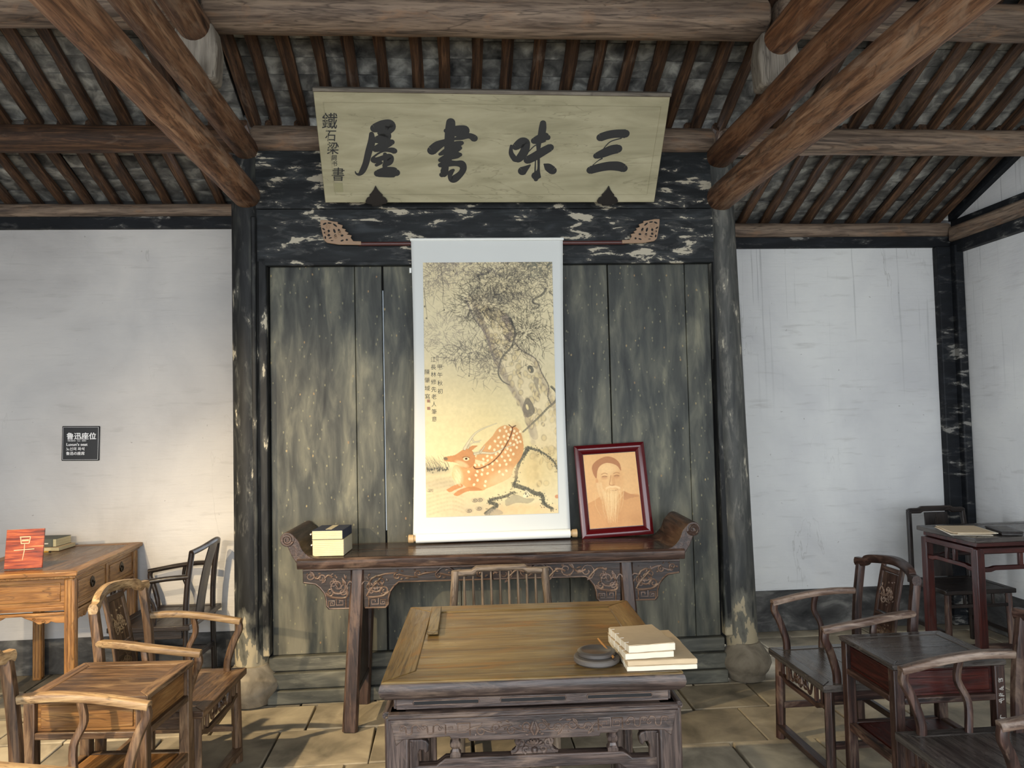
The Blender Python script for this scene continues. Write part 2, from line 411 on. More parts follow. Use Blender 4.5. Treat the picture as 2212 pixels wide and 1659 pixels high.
# white-washed brick walls with a grey dado
def wall(name, plane, pos, a, b_, z1, mat, dz):
    o = struct(name); 
    if plane == 'Y':
        obj('plaster', B().box(((a+b_)/2, pos+.06, (dz+z1)/2), (b_-a, .12, z1-dz)), mat, o, 0, 0)
        obj('dado', B().box(((a+b_)/2, pos+.055, dz/2), (b_-a, .13, dz)), 'dado', o, .004, 40)
    else:
        s = 1 if pos > 0 else -1
        obj('plaster', B().prism([(-1.4, dz), (YR+.1, dz), (YR+.1, 3.1), (2.2, 4.9), (-1.4, 3.1)], pos, pos+.12*s, 'YZ'), mat, o, 0, 0)
        obj('dado', B().box((pos+.055*s, (YR-1.3)/2, dz/2), (.13, YR+1.5, dz)), 'dado', o, .004, 40)
    return o
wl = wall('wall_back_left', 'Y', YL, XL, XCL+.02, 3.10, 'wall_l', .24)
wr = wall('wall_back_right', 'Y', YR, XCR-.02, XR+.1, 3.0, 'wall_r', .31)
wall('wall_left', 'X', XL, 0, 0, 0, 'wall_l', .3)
for o_, a_, b__, y_, z_ in ((wl, XL, XCL, YL, 3.10), (wr, XCR, XR, YR, 3.0)):
    obj('light_leak_filler', B().box(((a_+b__)/2, y_+.10, z_+.17), (b__-a_+.2, .03, .42)), 'under', o_, 0, 0)  # added filler, blocks sky light leaking in above the wall
wrs = wall('wall_right', 'X', XR, 0, 0, 0, 'wall_r', .31)
o = struct('trim_1', B().box(((XL+XCL)/2, YL-.012, 3.115), (XCL-XL, .05, .085)), 'band', bevel=.004)
o = struct('trim_2', B().box(((XR+XCR)/2, YR-.012, 3.0), (XR-XCR, .05, .085)), 'band', bevel=.004)
o = struct('trim_3', B().box((XR-.02, 2.2, 2.945), (.07, 7.0, .09)), 'band', bevel=.004)
o = struct('trim_4', B().box((XR-.015, 2.2, 3.135), (.06, 7.0, .05)), 'band', bevel=.004)
o = struct('trim_5', B().prism([(5.72, 3.16), (5.72, 3.24), (4.0, 3.86), (4.0, 3.78)], XR-.05, XR+.0, 'YZ'), 'band', bevel=.003)
# dark corner post, flat on the back wall and turned onto the side wall
b = B().box((XR-.09, YR-.03, 1.48), (.17, .07, 2.96)).box((XR-.035, YR-.075, 1.48), (.07, .10, 2.96))
o = tag(obj('corner_post', b, 'band', None, .01), 'black-painted square post in the far right corner of the room', 'column')
# ------------------------------------------------------------------ centre timber partition
part = struct('wall_center')
bx = [-1.125, -.445, -.43+.0, .255, .27, .985, 1.0, 1.66]
leafs = [(-1.13, -.438), (-.430, .263), (.267, .997), (1.001, 1.665)]
splits = [[.62, .20], [.45, .24], [.42, .28], [.50, .16]]
for (a, b_), sp in zip(leafs, splits):
    x = a; wds = [sp[0]*(b_-a)/.69, 0]; cut = a+(b_-a)*(sp[0]/(sp[0]+sp[1]))
    for u, v in ((a, cut), (cut, b_)):
        obj('board', B().box(((u+v)/2, 4.815, 1.465), (v-u-.003, .03, 2.39)), 'board', part, .003)
obj('backing', B().box((.265, 4.85, 1.5), (2.95, .03, 2.6)), 'groove', part, 0, 0)
zz = [2.67, 3.0, 3.366]
for i in range(2):
    obj('header_board', B().box((.265, 4.77-.004*i, (zz[i]+zz[i+1])/2), (2.92, .06, zz[i+1]-zz[i]-.002)), 'header', part, .003)
obj('header_rail', B().box((.265, 4.765, 2.662), (2.86, .05, .03)), 'header', part, .006)
obj('jamb', B().box((-1.160, 4.775, 1.49), (.055, .07, 2.42)), 'column', part, .008)
obj('jamb', B().box((1.700, 4.775, 1.49), (.055, .07, 2.42)), 'column', part, .008)
obj('jamb_strip', B().box((-1.205, 4.76, 1.6), (.03, .10, 2.7)), 'column', part, .008)
for zc, h, yy in ((.225, .09, 4.76), (.13, .10, 4.735), (.04, .085, 4.715)):
    obj('sill_board', B().box((.265, yy+.06, zc), (2.82, .12, h-.005)), 'sill', part, .008)
# pale strip painted in place of daylight between two leaves
obj('painted_daylight', B().box((-.434, 4.823, 1.75), (.006, .01, 1.5)), 'slit', part, 0, 0)
# columns on stone drums
def column(x0, x1, r, mat, label):
    t = thing('timber_column', (x0, YC, 0), 0, label, 'column')
    b = B(); pts = [(0+(x1-x0)*k/10, 0, .17+(3.16)*k/10) for k in range(11)]
    b.tube(pts, [r*(1.03-.008*k+.004*math.sin(k*2.1)) for k in range(11)], n=20, upv=(0, 1, 0)); obj('shaft', b, mat, t, 0)
    return t
column(-1.25, -1.262, .098, 'column', 'black weathered round column left of the carved altar table')
column(1.80, 1.745, .098, 'column_grey', 'grey peeling round column right of the framed portrait')
def drum(x, y, label, s_):
    b = B().lathe([(.10*s_, 0), (.125*s_, .01), (.13*s_, .04), (.155*s_, .07), (.172*s_, .11), (.165*s_, .145), (.135*s_, .185), (.105*s_, .225), (.10*s_, .235)], (x, y, 0), 24)
    tag(obj('column_base', b, 'base', None, 0, 60), label, 'column base')
drum(-1.25, YC-.02, 'smooth yellowish stone drum under the black left column', 1.0)
drum(1.81, YC-.02, 'rough carved stone drum under the grey right column', .93)

# ------------------------------------------------------------------ roof
YP1, ZP1, YP2, ZP2 = 3.9, 3.795, 4.78, 3.45
def log(name, a, b_, r, mat, label, cat='beam', n=20, flat=None, seed=0):
    r0 = random.Random(seed); A, C_ = Vector(a), Vector(b_); m = 12; c = (A+C_)/2; B_ = B(); D = C_-A
    L_ = D.length; u = D.normalized()
    pts = []; rs = []
    for i in range(m+1):
        t = i/m; off = Vector((r0.uniform(-1, 1), r0.uniform(-1, 1), r0.uniform(-1, 1)))*r*.035
        pts.append(A+D*t+(off if 0 < i < m else Vector())-c); rr_ = r*(1+r0.uniform(-.025, .025)); rs.append(rr_)
    pts.insert(0, pts[0]-u*.0+u*0); rs.insert(0, rs[0]*.82); pts[0] = pts[1]-u*.02
    pts.append(pts[-1]+u*.02); rs.append(rs[-1]*.82)
    B_.tube(pts, rs, n=n, upv=(0, 0, 1)); o = obj(name, B_, mat, None, 0, 50, axis='XYZ'[max(range(3), key=lambda k: abs(D[k]))]); o.location = c
    return tag(o, label, cat)
log('tie_beam', (-1.25, -.6, 3.084), (-1.25, 4.83, 3.084), .083, 'beam_wood', 'lower round brown tie beam ending on the left column, its grain deeply weathered', seed=2)
log('tie_beam', (-1.25, -.6, 3.375), (-1.25, 4.83, 3.375), .072, 'beam_wood', 'upper brown tie beam running above the lower one to the left column', seed=3)
log('tie_beam', (1.74, -.6, 3.068), (1.74, 4.83, 3.068), .091, 'beam_wood', 'lower thick brown tie beam ending on the right column', seed=4)
log('tie_beam', (1.74, -.6, 3.336), (1.74, 4.83, 3.336), .083, 'beam_orange', 'upper orange-brown tie beam lying over the lower one at the right column', seed=5)
log('short_beam', (1.74, 1.2, 3.63), (1.74, 3.95, 3.63), .082, 'beam_orange', 'third brown beam on top right, ending under the uppermost purlin', seed=6)
log('short_beam', (-1.25, 1.2, 3.66), (-1.25, 3.95, 3.66), .08, 'beam_wood', 'brown beam at the top left beside the uppermost purlin end', seed=7)
def strut(x, label):
    b = B().prism([(-.10, -.02), (.10, -.02), (.112, .14), (.09, .27), (-.09, .27), (-.112, .14)], -.07, .07)
    o = obj('short_post', b, 'post_wood', None, .02, axis='Z'); o.location = (x, 3.86, 3.41); tag(o, label, 'post')
strut(-1.25, 'grey stub post standing on the upper left tie beam'); strut(1.74, 'pale brown stub post standing on the upper right tie beam')
sp = [(-4.25, -1.30, 'left'), (-1.20, 1.69, 'centre'), (1.79, 4.0, 'right')]
P1L = {'left': 'dark purlin high in the upper left corner', 'centre': 'uppermost long grey-brown purlin across the top centre', 'right': 'dark purlin in the upper right corner behind the tie beams'}
P2L = {'left': 'brown purlin crossing the left roof between two rows of rafters', 'centre': 'purlin behind the top of the inscribed plaque', 'right': 'grey-brown purlin crossing the right roof between two rows of rafters'}
for i, (a, b_, k) in enumerate(sp):
    rr_ = .112 if k == 'centre' else .10
    log('purlin', (a, YP1, ZP1+(.0 if k == 'centre' else .01)), (b_, YP1, ZP1), rr_, 'purlin_wood', P1L[k], seed=10+i, flat=1)
    log('purlin', (a, YP2, ZP2), (b_, YP2, ZP2), .084, 'purlin_wood' if k != 'left' else 'rafter_wood', P2L[k], seed=20+i)
o = log('purlin', (-4.25, YL, 3.205), (XCL-.08, YL, 3.205), .05, 'purlin_wood', 'thin weathered wall plate above the left white wall', seed=31)
o = log('purlin', (XCR+.06, YR, 3.10), (XR-.05, YR, 3.10), .058, 'purlin_wood', 'thin weathered wall plate above the right white wall', seed=32)
b = B().box((XR-.03, 2.2, 3.05), (.09, 7.0, .12)); tag(obj('side_beam', b, 'purlin_wood', None, .02), 'brown beam on top of the right side wall, meeting the corner', 'beam')
# rafters, bricks laid on them, underlay
ceil = struct('ceiling')
segs = [(-1.2, 3.15, 2.3, 4.95), (2.3, 4.95, YP1, ZP1+.12), (YP1, ZP1+.12, YP2, ZP2+.09), (YP2, ZP2+.09, 5.95, 3.10)]
def raf_mesh(L_, w_, round_):
    b = B(); n = 7; r0 = random.Random(int(w_*1e4))
    pts = [(r0.uniform(-.004, .004), -L_/2+L_*i/(n-1), r0.uniform(-.004, .004)) for i in range(n)]
    b.tube(pts, [w_/2*(1+r0.uniform(-.07, .07)) for _ in pts], [.036]*n, n=8, square=not round_, upv=(0, 0, 1))
    me = b.mesh('rafter'); me.materials.append(wood('rafter_wood', 'Y'))
    me.polygons.foreach_set('use_smooth', [True]*len(me.polygons)); me.set_sharp_from_angle(angle=R(40)); return me
me_brick = []
r1 = random.Random(5)
for k in range(6):
    b = B(); e = .008
    q = [(-.077+r1.uniform(-e, e)*.3, -.059), (.077, -.059+r1.uniform(-e, e)*.2), (.077+r1.uniform(-e, e)*.3, .059), (-.077, .059+r1.uniform(-e, e)*.2)]
    b.prism(q, 0, .02, 'XY'); me = b.mesh('brick'); me.materials.append(M['brick']); me_brick.append(me)
pool = []; stuffb = B()
for si, (ya, za, yb, zb) in enumerate(segs):
    L_ = math.hypot(yb-ya, zb-za); ang = math.atan2(zb-za, yb-ya)
    meshes = [raf_mesh(L_+.06, w_, si == 3) for w_ in (.062, .068, .074)]
    cy, cz = (ya+yb)/2, (za+zb)/2; nrm = Vector((0, -math.sin(ang), math.cos(ang))); dr = Vector((0, math.cos(ang), math.sin(ang)))
    x = -4.22 + .07*(si % 2)
    phase = {2: .17, 3: -2.193}.get(si, 0.)
    k0 = math.floor((-4.2-phase)/.1795)
    xs = []
    k = k0
    while True:
        x = phase+.1795*k; k += 1
        if x > 3.93: break
        if x < -4.2: continue
        xs.append(x)
    if si == 3: xs = [x for x in xs]
    if si in (0, 1): xs = xs[::2]
    for x in xs:
        if abs(x-XCL) < .05 and si == 2: x += .05
        x += r1.uniform(-.012, .012)
        o = bpy.data.objects.new('rafter', r1.choice(meshes)); COL.objects.link(o); o.parent = ceil
        o.location = (x, cy+(.05 if si == 3 else 0), cz+.03-(.05*.37 if si == 3 else 0)); o.rotation_euler = (ang, 0, r1.uniform(-.008, .008))
    if si >= 2:
        nr = int(L_/.125)+1
        for x in xs:
            for r_ in range(nr):
                c = Vector((x+.0897, ya, za+.03))+dr*(.125*(r_+.5))+nrm*(.036+r1.uniform(0, .004))
                if c.y > yb+.08: continue
                if c.y < 4.02 and si == 2: vis = 0
                else: vis = 1
                if x < -1.3 and si == 3: pr = -.1 if (x > -3.1) else 2
                elif si == 2 and -1.3 < x < 1.7: pr = 0 if c.y < 4.5 or x < -.65 or x > 1.2 else 1.5
                elif si == 2: pr = 1 if -2.75 < x < 3.8 else 3
                else: pr = .5 if 1.8 < x < 3.9 else 3
                if si == 3 and (-1.3 < x < 1.7): pr = 4
                if not vis: pr = 5
                pool.append((pr+r1.uniform(0, .01), tuple(c), ang))
    # underlay boards above
    b = B().box((0, 0, 0), (8.6, L_+.1, .02)); o = obj('roof_underlay', b, 'under', ceil, 0, 0); o.location = Vector((-.1, cy, cz+.03))+nrm*(.036+.04); o.rotation_euler = (ang, 0, 0)
pool.sort(key=lambda t: t[0])
for i, (pr, c, ang) in enumerate(pool):
    if i < 298:
        o = bpy.data.objects.new('brick', r1.choice(me_brick)); COL.objects.link(o); o.parent = ceil
        o.location = c; o.rotation_euler = (ang+r1.uniform(-.012, .012), r1.uniform(-.01, .01), r1.uniform(-.02, .02))
    elif pr < 5:
        stuffb.box((c[0], c[1], c[2]), (.156, .119, .02), Matrix.Rotation(ang+r1.uniform(-.02, .02), 3, 'X') @ Matrix.Rotation(r1.uniform(-.02, .02), 3, 'Z'))
o = obj('brick_field', stuffb, M['brick'], ceil, 0, 0); o['kind'] = 'stuff'
# ------------------------------------------------------------------ armchairs
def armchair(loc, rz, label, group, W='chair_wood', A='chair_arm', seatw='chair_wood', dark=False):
    """faces -Y in its own frame; carved splat, goose-neck arm posts"""
    t = thing('armchair', loc, rz, label, 'armchair', group)
    rnd_ = not dark
    # legs: front ones stop under the seat, back ones run on to the crest
    for s in (-1, 1):
        if dark: obj('leg', B().tube([(.245*s, -.21, 0), (.24*s, -.205, .44)], .019, n=12), W, t, 0)
        else: obj('leg', B().tube([(.258*s, -.212, 0), (.25*s, -.205, .425)], .021, n=10, square=True), W, t, .002)
        pts = spline([(.245*s, .215, 0), (.238*s, .208, .45), (.235*s, .218, .68), (.232*s, .245, .885)], 4)
        obj('back_post', B().tube(pts, .018 if dark else .02, n=12 if dark else 10, square=not dark, upv=(0, 1, 0)), W, t, 0 if dark else .002)
    # seat
    SW, SD = .58, .50
    frame_top(t, SW, SD, .452, .055, .032, seatw, seatw, 2, .003, ('seat_frame', 'seat_board'), 'X')
    # front apron: rail, struts, carved boss
    for y, nm in ((-.212, 'apron_rail'),):
        b = B()
        pts = [(-.24, .325), (-.21, .325), (-.16, .305), (.16, .305), (.21, .325), (.24, .325), (.24, .345), (.20, .345), (.15, .327), (-.15, .327), (-.20, .345), (-.24, .345)]
        b.prism(pts, y-.009, y+.009); obj(nm, b, W, t, .002)
        for s in (-1, 1):
            for xx_ in (.205, .145): obj('apron_strut', B().box((xx_*s, y, .378), (.018, .016, .09)), W, t, .002)
        b = B()
        for s in (-1, 1):
            spiral(b, .045*s, .372, y-.004, .028, 1.3, R(90), s, .006, tail=[(.09*s, y-.004, .345), (.115*s, y-.004, .40)])
            b.tube([(0, y-.006, .345), (.02*s, y-.008, .372), (.012*s, y-.004, .405)], [.004, .010, .005], n=6)
        b.lathe([(.001, -.016), (.014, -.01), (.016, 0), (.012, .012), (.001, .016)], (0, y-.004, .372), 10); obj('carved_boss', b, W, t, 0)
    for s in (-1, 1):
        obj('side_apron', B().box((.248*s, 0, .392), (.014, .38, .055)), W, t, .002)
        obj('side_stretcher', B().box((.25*s, 0, .17), (.022, .40, .030)), W, t, .003)
    obj('footrest', B().box((0, -.215, .062), (.50, .045, .026)), W, t, .003)
    obj('back_stretcher', B().box((0, .212, .20), (.46, .022, .03)), W, t, .003)
    # arms
    for s in (-1, 1):
        arm = spline([(.236*s, .225, .738), (.262*s, .10, .735), (.275*s, -.05, .717), (.262*s, -.232, .688)], 4)
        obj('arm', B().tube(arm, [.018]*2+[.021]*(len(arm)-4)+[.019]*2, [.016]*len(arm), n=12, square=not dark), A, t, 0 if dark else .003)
        fp = spline([(.252*s, -.165, .45), (.252*s, -.168, .50), (.258*s, -.195, .59), (.263*s, -.222, .65), (.262*s, -.215, .69)], 4)
        obj('arm_post', B().tube(fp, .0165, n=10, square=not dark, upv=(0, 1, 0)), W, t, .002 if not dark else 0)
        sp_ = spline([(.250*s, .02, .45), (.262*s, .03, .56), (.275*s, .0, .64), (.270*s, .01, .715)], 4)
        obj('arm_spindle', B().tube(sp_, .0125, n=10, square=not dark, upv=(0, 1, 0)), W, t, 0)
    # crest rail, bowed back and humped
    if dark:
        cr = spline([(-.235, .243, .885), (-.14, .275, .90), (0, .315, .93), (.14, .275, .90), (.235, .243, .885)], 6)
        obj('crest_rail', B().tube(cr, [.019]*len(cr), [.017]*len(cr), n=12), W, t, 0)
        sp2 = spline([(0, .205, .45), (0, .225, .60), (0, .262, .78), (0, .305, .925)], 5)
        obj('splat', B().tube(sp2, .075, .008, n=8, square=True, upv=(0, 1, 0)), W, t, .002)
        return t
    cr = spline([(-.255, .236, .888), (-.20, .250, .892), (-.175, .258, .912), (-.08, .285, .925), (0, .293, .930), (.08, .285, .925), (.175, .258, .912), (.20, .250, .892), (.255, .236, .888)], 4)
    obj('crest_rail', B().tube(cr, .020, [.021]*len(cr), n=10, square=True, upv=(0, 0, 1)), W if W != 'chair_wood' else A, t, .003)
    ln = lambda z: .207+.075*((z-.45)/.46)**1.6
    for s in (-1, 1):
        obj('splat_stile', B().tube([(s*.078, ln(z), z) for z in (.45, .55, .65, .75, .85, .91)], .014, .011, n=8, square=True, upv=(0, 1, 0)), W, t, .001)
    for z in (.515, .665, .885):
        obj('splat_rail', B().box((0, ln(z)-.002, z), (.145, .022, .024), Matrix.Rotation(R(-14), 3, 'X')), W, t, .002)
    for za, zb in ((.53, .652), (.682, .872)):
        zc = (za+zb)/2; an = math.atan2(ln(zb)-ln(za), zb-za)
        b = B().box((0, 0, 0), (.142, .009, zb-za)); 
        pn = obj('carved_panel', b, W, t, .001, loc=(0, ln(zc)+.003, zc), rot=(-an, 0, 0))
        b = B(); vine(b, -.055, .055, -(zb-za)*.42, (zb-za)*.42, -.006, 3, .0042, seed=int(za*100))
        vine(b, -.055, .055, -(zb-za)*.42, (zb-za)*.1, -.006, 2, .0036, seed=int(za*77))
        obj('panel_carving', b, A, pn, 0)
    return t
def dup(root, loc, rz, label):
    def cp(o, par):
        c = o.copy(); COL.objects.link(c); c.parent = par
        for ch in [x for x in bpy.data.objects if x.parent == o]: cp(ch, c)
        return c
    r = cp(root, None); r.location = loc; r.rotation_euler = (0, 0, R(rz)); r['label'] = label; return r
GL, GR = 'brown carved armchairs on the left', 'dark red carved armchairs on the right'
cC = armchair((-1.335, 3.725, 0), 87, 'brown armchair with both worn arms in view, behind the left shelf table', GL)
cA = dup(cC, (-1.335, 2.585, 0), 89, 'brown armchair cut off at the lower left corner, nearest on that side')
cD = armchair((1.865, 3.64, 0), -89, 'dark reddish armchair with carved splat between the right column and the low dark table', GR, 'chair_red', 'arm_red', 'top_grey')
cF = dup(cD, (1.90, 2.555, 0), -90, 'dark armchair at the lower right corner in front of the low dark table')
cB = armchair((-1.885, 5.17, 0), -92, 'black lacquered round-membered armchair with plain splat beside the drawer desk, against the left wall', None, 'black_wood', 'black_wood', 'black_wood', True)

# ------------------------------------------------------------------ low shelf tables
def shelf_table(loc, rz, label, W, Wp, Wt, marks=False):
    t = thing('shelf_table', loc, rz, label, 'table', 'low two-tier tables between the armchairs')
    w_, d_, h = .47, .42, .68
    frame_top(t, w_, d_, h, .05, .022, Wt, Wt, 2, .003, along='X')
    for sx in (-1, 1):
        for sy in (-1, 1):
            obj('leg', B().box((sx*(w_/2-.026), sy*(d_/2-.026), (h-.022)/2), (.042, .042, h-.022)), W, t, .004)
    for i in range(4):
        L_ = (w_ if i % 2 == 0 else d_)-.094; D_ = (d_ if i % 2 == 0 else w_)/2-.026
        m = Matrix.Rotation(R(90*i), 4, 'Z')
        obj('apron_panel', B().box((0, -D_+.006, .602), (L_, .014, .108)).xf(m), Wp, t, .001)
        obj('panel_moulding', B().box((0, -D_-.003, .602), (L_-.03, .008, .085)).xf(m), Wp, t, .003)
        obj('apron_rail', B().box((0, -D_-.006, .535), (L_, .030, .026)).xf(m), W, t, .004)
        obj('shelf_rail', B().box((0, -D_-.002, .295), (L_, .032, .034)).xf(m), W, t, .004)
    for s in (-1, 1): obj('shelf_board', B().box((s*(w_/2-.05)/2, 0, .303), ((w_/2-.052), d_-.09, .012)), Wp, t, .001)
    if marks:
        b = B(); r0 = random.Random(4)
        for k, zc in enumerate((.60, .57, .545, .52, .455)):
            cx = .18+.025; c = Vector((w_/2-.026, -d_/2-.0+.004, zc))
            for q in range(3):
                a = [(c.x+r0.uniform(-.012, .012), c.y, c.z+r0.uniform(-.010, .010)) for _ in range(4)]
                b.tube(spline(a, 3), .0013, n=4)
        obj('chalk_marks', b, 'scratch', t, 0)['kind'] = 'stuff'
    return t
tM = shelf_table((-1.378, 3.205, 0), -4.5, 'weathered brown two-tier low table between the two left armchairs', 'chair_wood', 'desk_wood', 'chair_wood')
tE = shelf_table((1.925, 3.115, 0), 0, 'dark red two-tier low table with pale marks on its leg, on the right', 'chair_red', 'red_lacquer', 'top_grey', True)

# ------------------------------------------------------------------ teacher's square table
t = thing('square_table', (.262, 3.04, 0), -2.2, 'large square carved wooden table in the middle with books and an inkstone on it', 'table')
S = 1.0; H = .825
frame_top(t, S, S, H, .105, .012, 'teacher_top', 'teacher_top', 3, .004, along='X')
for i in range(4):                                  # rounded ice-plate edge under the frame
    m = Matrix.Rotation(R(90*i), 4, 'Z')
    prof = [(-S/2+.03, -.062), (-S/2+.012, -.060), (-S/2-.003, -.045), (-S/2-.008, -.028), (-S/2-.004, -.010), (-S/2+.004, -.001), (-S/2+.03, -.001)]
    b = B(); hs_ = S/2
    rings = []
    for sgn in (-1, 1):
        rings.append([b.bm.verts.new((sgn*(-y), y, H-.002+z*1.0)) for y, z in prof])
    n_ = len(prof)
    for k in range(n_): b.bm.faces.new((rings[0][k], rings[0][(k+1) % n_], rings[1][(k+1) % n_], rings[1][k]))
    b.bm.faces.new(rings[0]); b.bm.faces.new(rings[1][::-1]); b.xf(m); obj('edge_moulding', b, 'teacher_dark', t, 0, 60)
    b = B().box((0, -S/2+.045, .743), (S-.09, .02, .044)).xf(m); ws = obj('waist', b, 'teacher_dark', t, .002)
    for cx in (-.29, 0, .29):
        b = B(); b.tube([(cx-.11, -S/2+.034, .742), (cx-.107, -S/2+.034, .749), (cx+.107, -S/2+.034, .749), (cx+.11, -S/2+.034, .742), (cx+.107, -S/2+.034, .735), (cx-.107, -S/2+.034, .735), (cx-.11, -S/2+.034, .742)], .0024, n=6); b.xf(m); obj('waist_slot', b, 'carve_lit', ws, 0)
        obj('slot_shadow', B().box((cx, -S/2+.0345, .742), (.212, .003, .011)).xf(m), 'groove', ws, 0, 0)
    obj('apron_top', B().box((0, -S/2+.04, .712), (S-.04, .075, .012)).xf(m), 'teacher_dark', t, .002)
    # carved apron with stepped lower edge and a bulging top
    pts = [(-.455, .615), (-.43, .635), (-.28, .640), (-.275, .632), (-.22, .632), (-.215, .622), (.215, .622), (.22, .632), (.275, .632), (.28, .640), (.43, .635), (.455, .615), (.475, .70), (-.475, .70)]
    ap = obj('carved_apron', B().prism(pts, -S/2+.006, -S/2+.026).xf(m), 'teacher_dark', t, .003)
    pr = [(-.486, 0, 0)]
    obj('apron_bead', B().tube([(-.478, -S/2+.016, .709), (.478, -S/2+.016, .709)], .016, .013, n=10).xf(m), 'teacher_dark', t, 0)
    b = B(); yy = -S/2+.006; tr = .0028
    vine(b, -.20, 0, .632, .688, yy, 4, tr, seed=3); vine(b, .20, 0, .632, .688, yy, 4, tr, seed=3)
    for s in (-1, 1):
        fret(b, s*.232, .662, yy, .020, tr, s); pass
        fret(b, s*.275, .664, yy, .017, tr, -s)
        for cx in (.335, .405):
            b.tube(spline([(s*(cx-.03), yy, .668), (s*(cx-.018), yy, .682), (s*(cx-.004), yy, .676), (s*(cx-.002), yy, .656), (s*(cx+.014), yy, .654), (s*(cx+.018), yy, .678), (s*(cx+.034), yy, .680)], 3), tr, n=5)
            spiral(b, s*(cx-.026), .666, yy, .009, 1.2, 0, s, tr*.8); spiral(b, s*(cx+.032), .672, yy, .009, 1.2, 0, -s, tr*.8)
        b.tube([(s*.003, yy, .636), (s*.012, yy, .655), (s*.003, yy, .680)], [.003, .007, .003], n=6)
    b.xf(m); obj('apron_carving', b, 'carve_lit', ap, 0)
    # humped stretcher
    zz_ = .525; g = [(-.43, -.022), (-.31, -.022), (-.28, -.002), (.28, -.002), (.31, -.022), (.43, -.022), (.43, .018), (.325, .018), (.295, .040), (-.295, .040), (-.325, .018), (-.43, .018)]
    obj('stretcher', B().prism([(x, z+zz_) for x, z in g], -S/2+.02, -S/2+.062).xf(m), 'teacher_dark', t, .004)
    for s in (-1, 1):
        b = B().lathe([(.026, 0), (.026, .010), (.018, .018), (.015, .026), (.024, .036), (.025, .046), (.016, .054), (.018, .062), (.021, .068)], (s*.262, -S/2+.04, .564), 4)
        b.bm.transform(Matrix.Translation((s*.262, -S/2+.04, 0)) @ Matrix.Rotation(R(0), 4, 'Z') @ Matrix.Translation((-s*.262, S/2-.04, 0)))
        b.xf(m); obj('baluster', b, 'teacher_dark', t, .002, 20)
        # hooked corner bracket
        hk = [(.43, .628), (.37, .628), (.355, .622), (.348, .61), (.35, .588), (.362, .580), (.368, .592), (.378, .594), (.385, .580), (.383, .552), (.385, .522), (.388, .40), (.388, .12), (.43, .12)]
        obj('corner_bracket', B().prism([(s*x, z) for x, z in (hk if s > 0 else hk[::-1])], -S/2+.022, -S/2+.050).xf(m), 'teacher_dark', t, .004)
        hk = [(.39, .385), (.37, .445), (.358, .452), (.346, .44), (.345, .415), (.352, .30), (.39, .28)]
        obj('lower_bracket', B().prism([(s*x, z) for x, z in (hk if s > 0 else hk[::-1])], -S/2+.022, -S/2+.050).xf(m), 'teacher_dark', t, .004)
    # carved fish ornament in the middle
    b = B(); yy = -S/2+.030
    b.prism([(-.070, .566), (.070, .566), (.074, .575), (.055, .590), (.066, .604), (.060, .622), (-.060, .622), (-.066, .604), (-.055, .590), (-.074, .575)], yy, yy+.018)
    for s in (-1, 1):
        spiral(b, s*.045, .604, yy, .017, 1.4, R(90), s, .006, tail=[(s*.06, yy, .58), (s*.078, yy, .572)])
        spiral(b, s*.028, .580, yy, .012, 1.2, R(270), -s, .005)
        for k in range(5):
            a = R(20+k*28)
            b.tube([(s*.006, yy-.002, .590), (s*(.006+.028*math.cos(a)), yy-.006, .590+.024*math.sin(a))], [.003, .005], n=5)
    b.lathe([(.001, -.010), (.010, -.006), (.011, 0), (.009, .008), (.001, .011)], (0, yy-.004, .578), 10)
    b.xf(m); obj('carved_ornament', b, 'teacher_dark', t, 0, 50)
for sx in (-1, 1):
    for sy in (-1, 1):
        b = B().box((sx*.452, sy*.452, .355), (.080, .080, .71)); obj('leg', b, 'teacher_dark', t, .010)
        b = B()
        b.box((sx*(.452-.046), sy*.498+0*sy, .33), (.006, .008, .60)); obj('leg_bead', b, 'teacher_dark', t, .001)

# ------------------------------------------------------------------ comb-back chair behind the square table
t = thing('comb_back_chair', (.222, 3.80, 0), 0, 'weathered grey-brown comb-back chair behind the square table', 'chair')
frame_top(t, .50, .44, .45, .05, .03, 'grey_chair', 'grey_chair', 2, .003, ('seat_frame', 'seat_board'))
for s in (-1, 1):
    obj('leg', B().tube([(s*.225, -.19, 0), (s*.22, -.185, .42)], .019, n=10, square=True), 'grey_chair', t, .002)
    obj('back_post', B().tube([(s*.232, .20, 0), (s*.232, .195, .45), (s*.247, .195, .70), (s*.232, .20, .895)], [.02, .02, .021, .021], n=12), 'grey_chair', t, 0)
    obj('side_stretcher', B().box((s*.225, 0, .15), (.02, .37, .028)), 'grey_chair', t, .002)
obj('front_stretcher', B().box((0, -.19, .10), (.44, .04, .024)), 'grey_chair', t, .002)
g = [(-.255, .865), (-.14, .868), (-.115, .888), (.115, .888), (.14, .868), (.255, .865), (.255, .898), (.150, .900), (.125, .918), (-.125, .918), (-.150, .900), (-.255, .898)]
obj('crest_rail', B().prism(g, .185, .215), 'grey_chair', t, .010)
for k in range(9):
    x = -.19+.0465*k+.004; zt = .885 if 2 <= k <= 6 else .865
    obj('back_spindle', B().tube([(x, .20, .47), (x, .20, .60), (x, .20, .74), (x-.002, .20, zt)], [.008, .0085, .0075, .005], n=8), 'grey_chair', t, 0)
g = [(-.12, .455), (-.06, .455), (.06, .455), (.12, .455), (.10, .48), (.06, .49), (-.06, .49), (-.10, .48)]
hump = [(-.09, .70), (-.055, .712), (.03, .714), (.07, .70), (.07, .685), (-.09, .685)]
obj('lower_back_rail', B().prism([(-.225, .655), (.225, .655), (.225, .675), (.09, .68), (.045, .698), (-.045, .698), (-.09, .68), (-.225, .675)], .19, .21), 'grey_chair', t, .004)
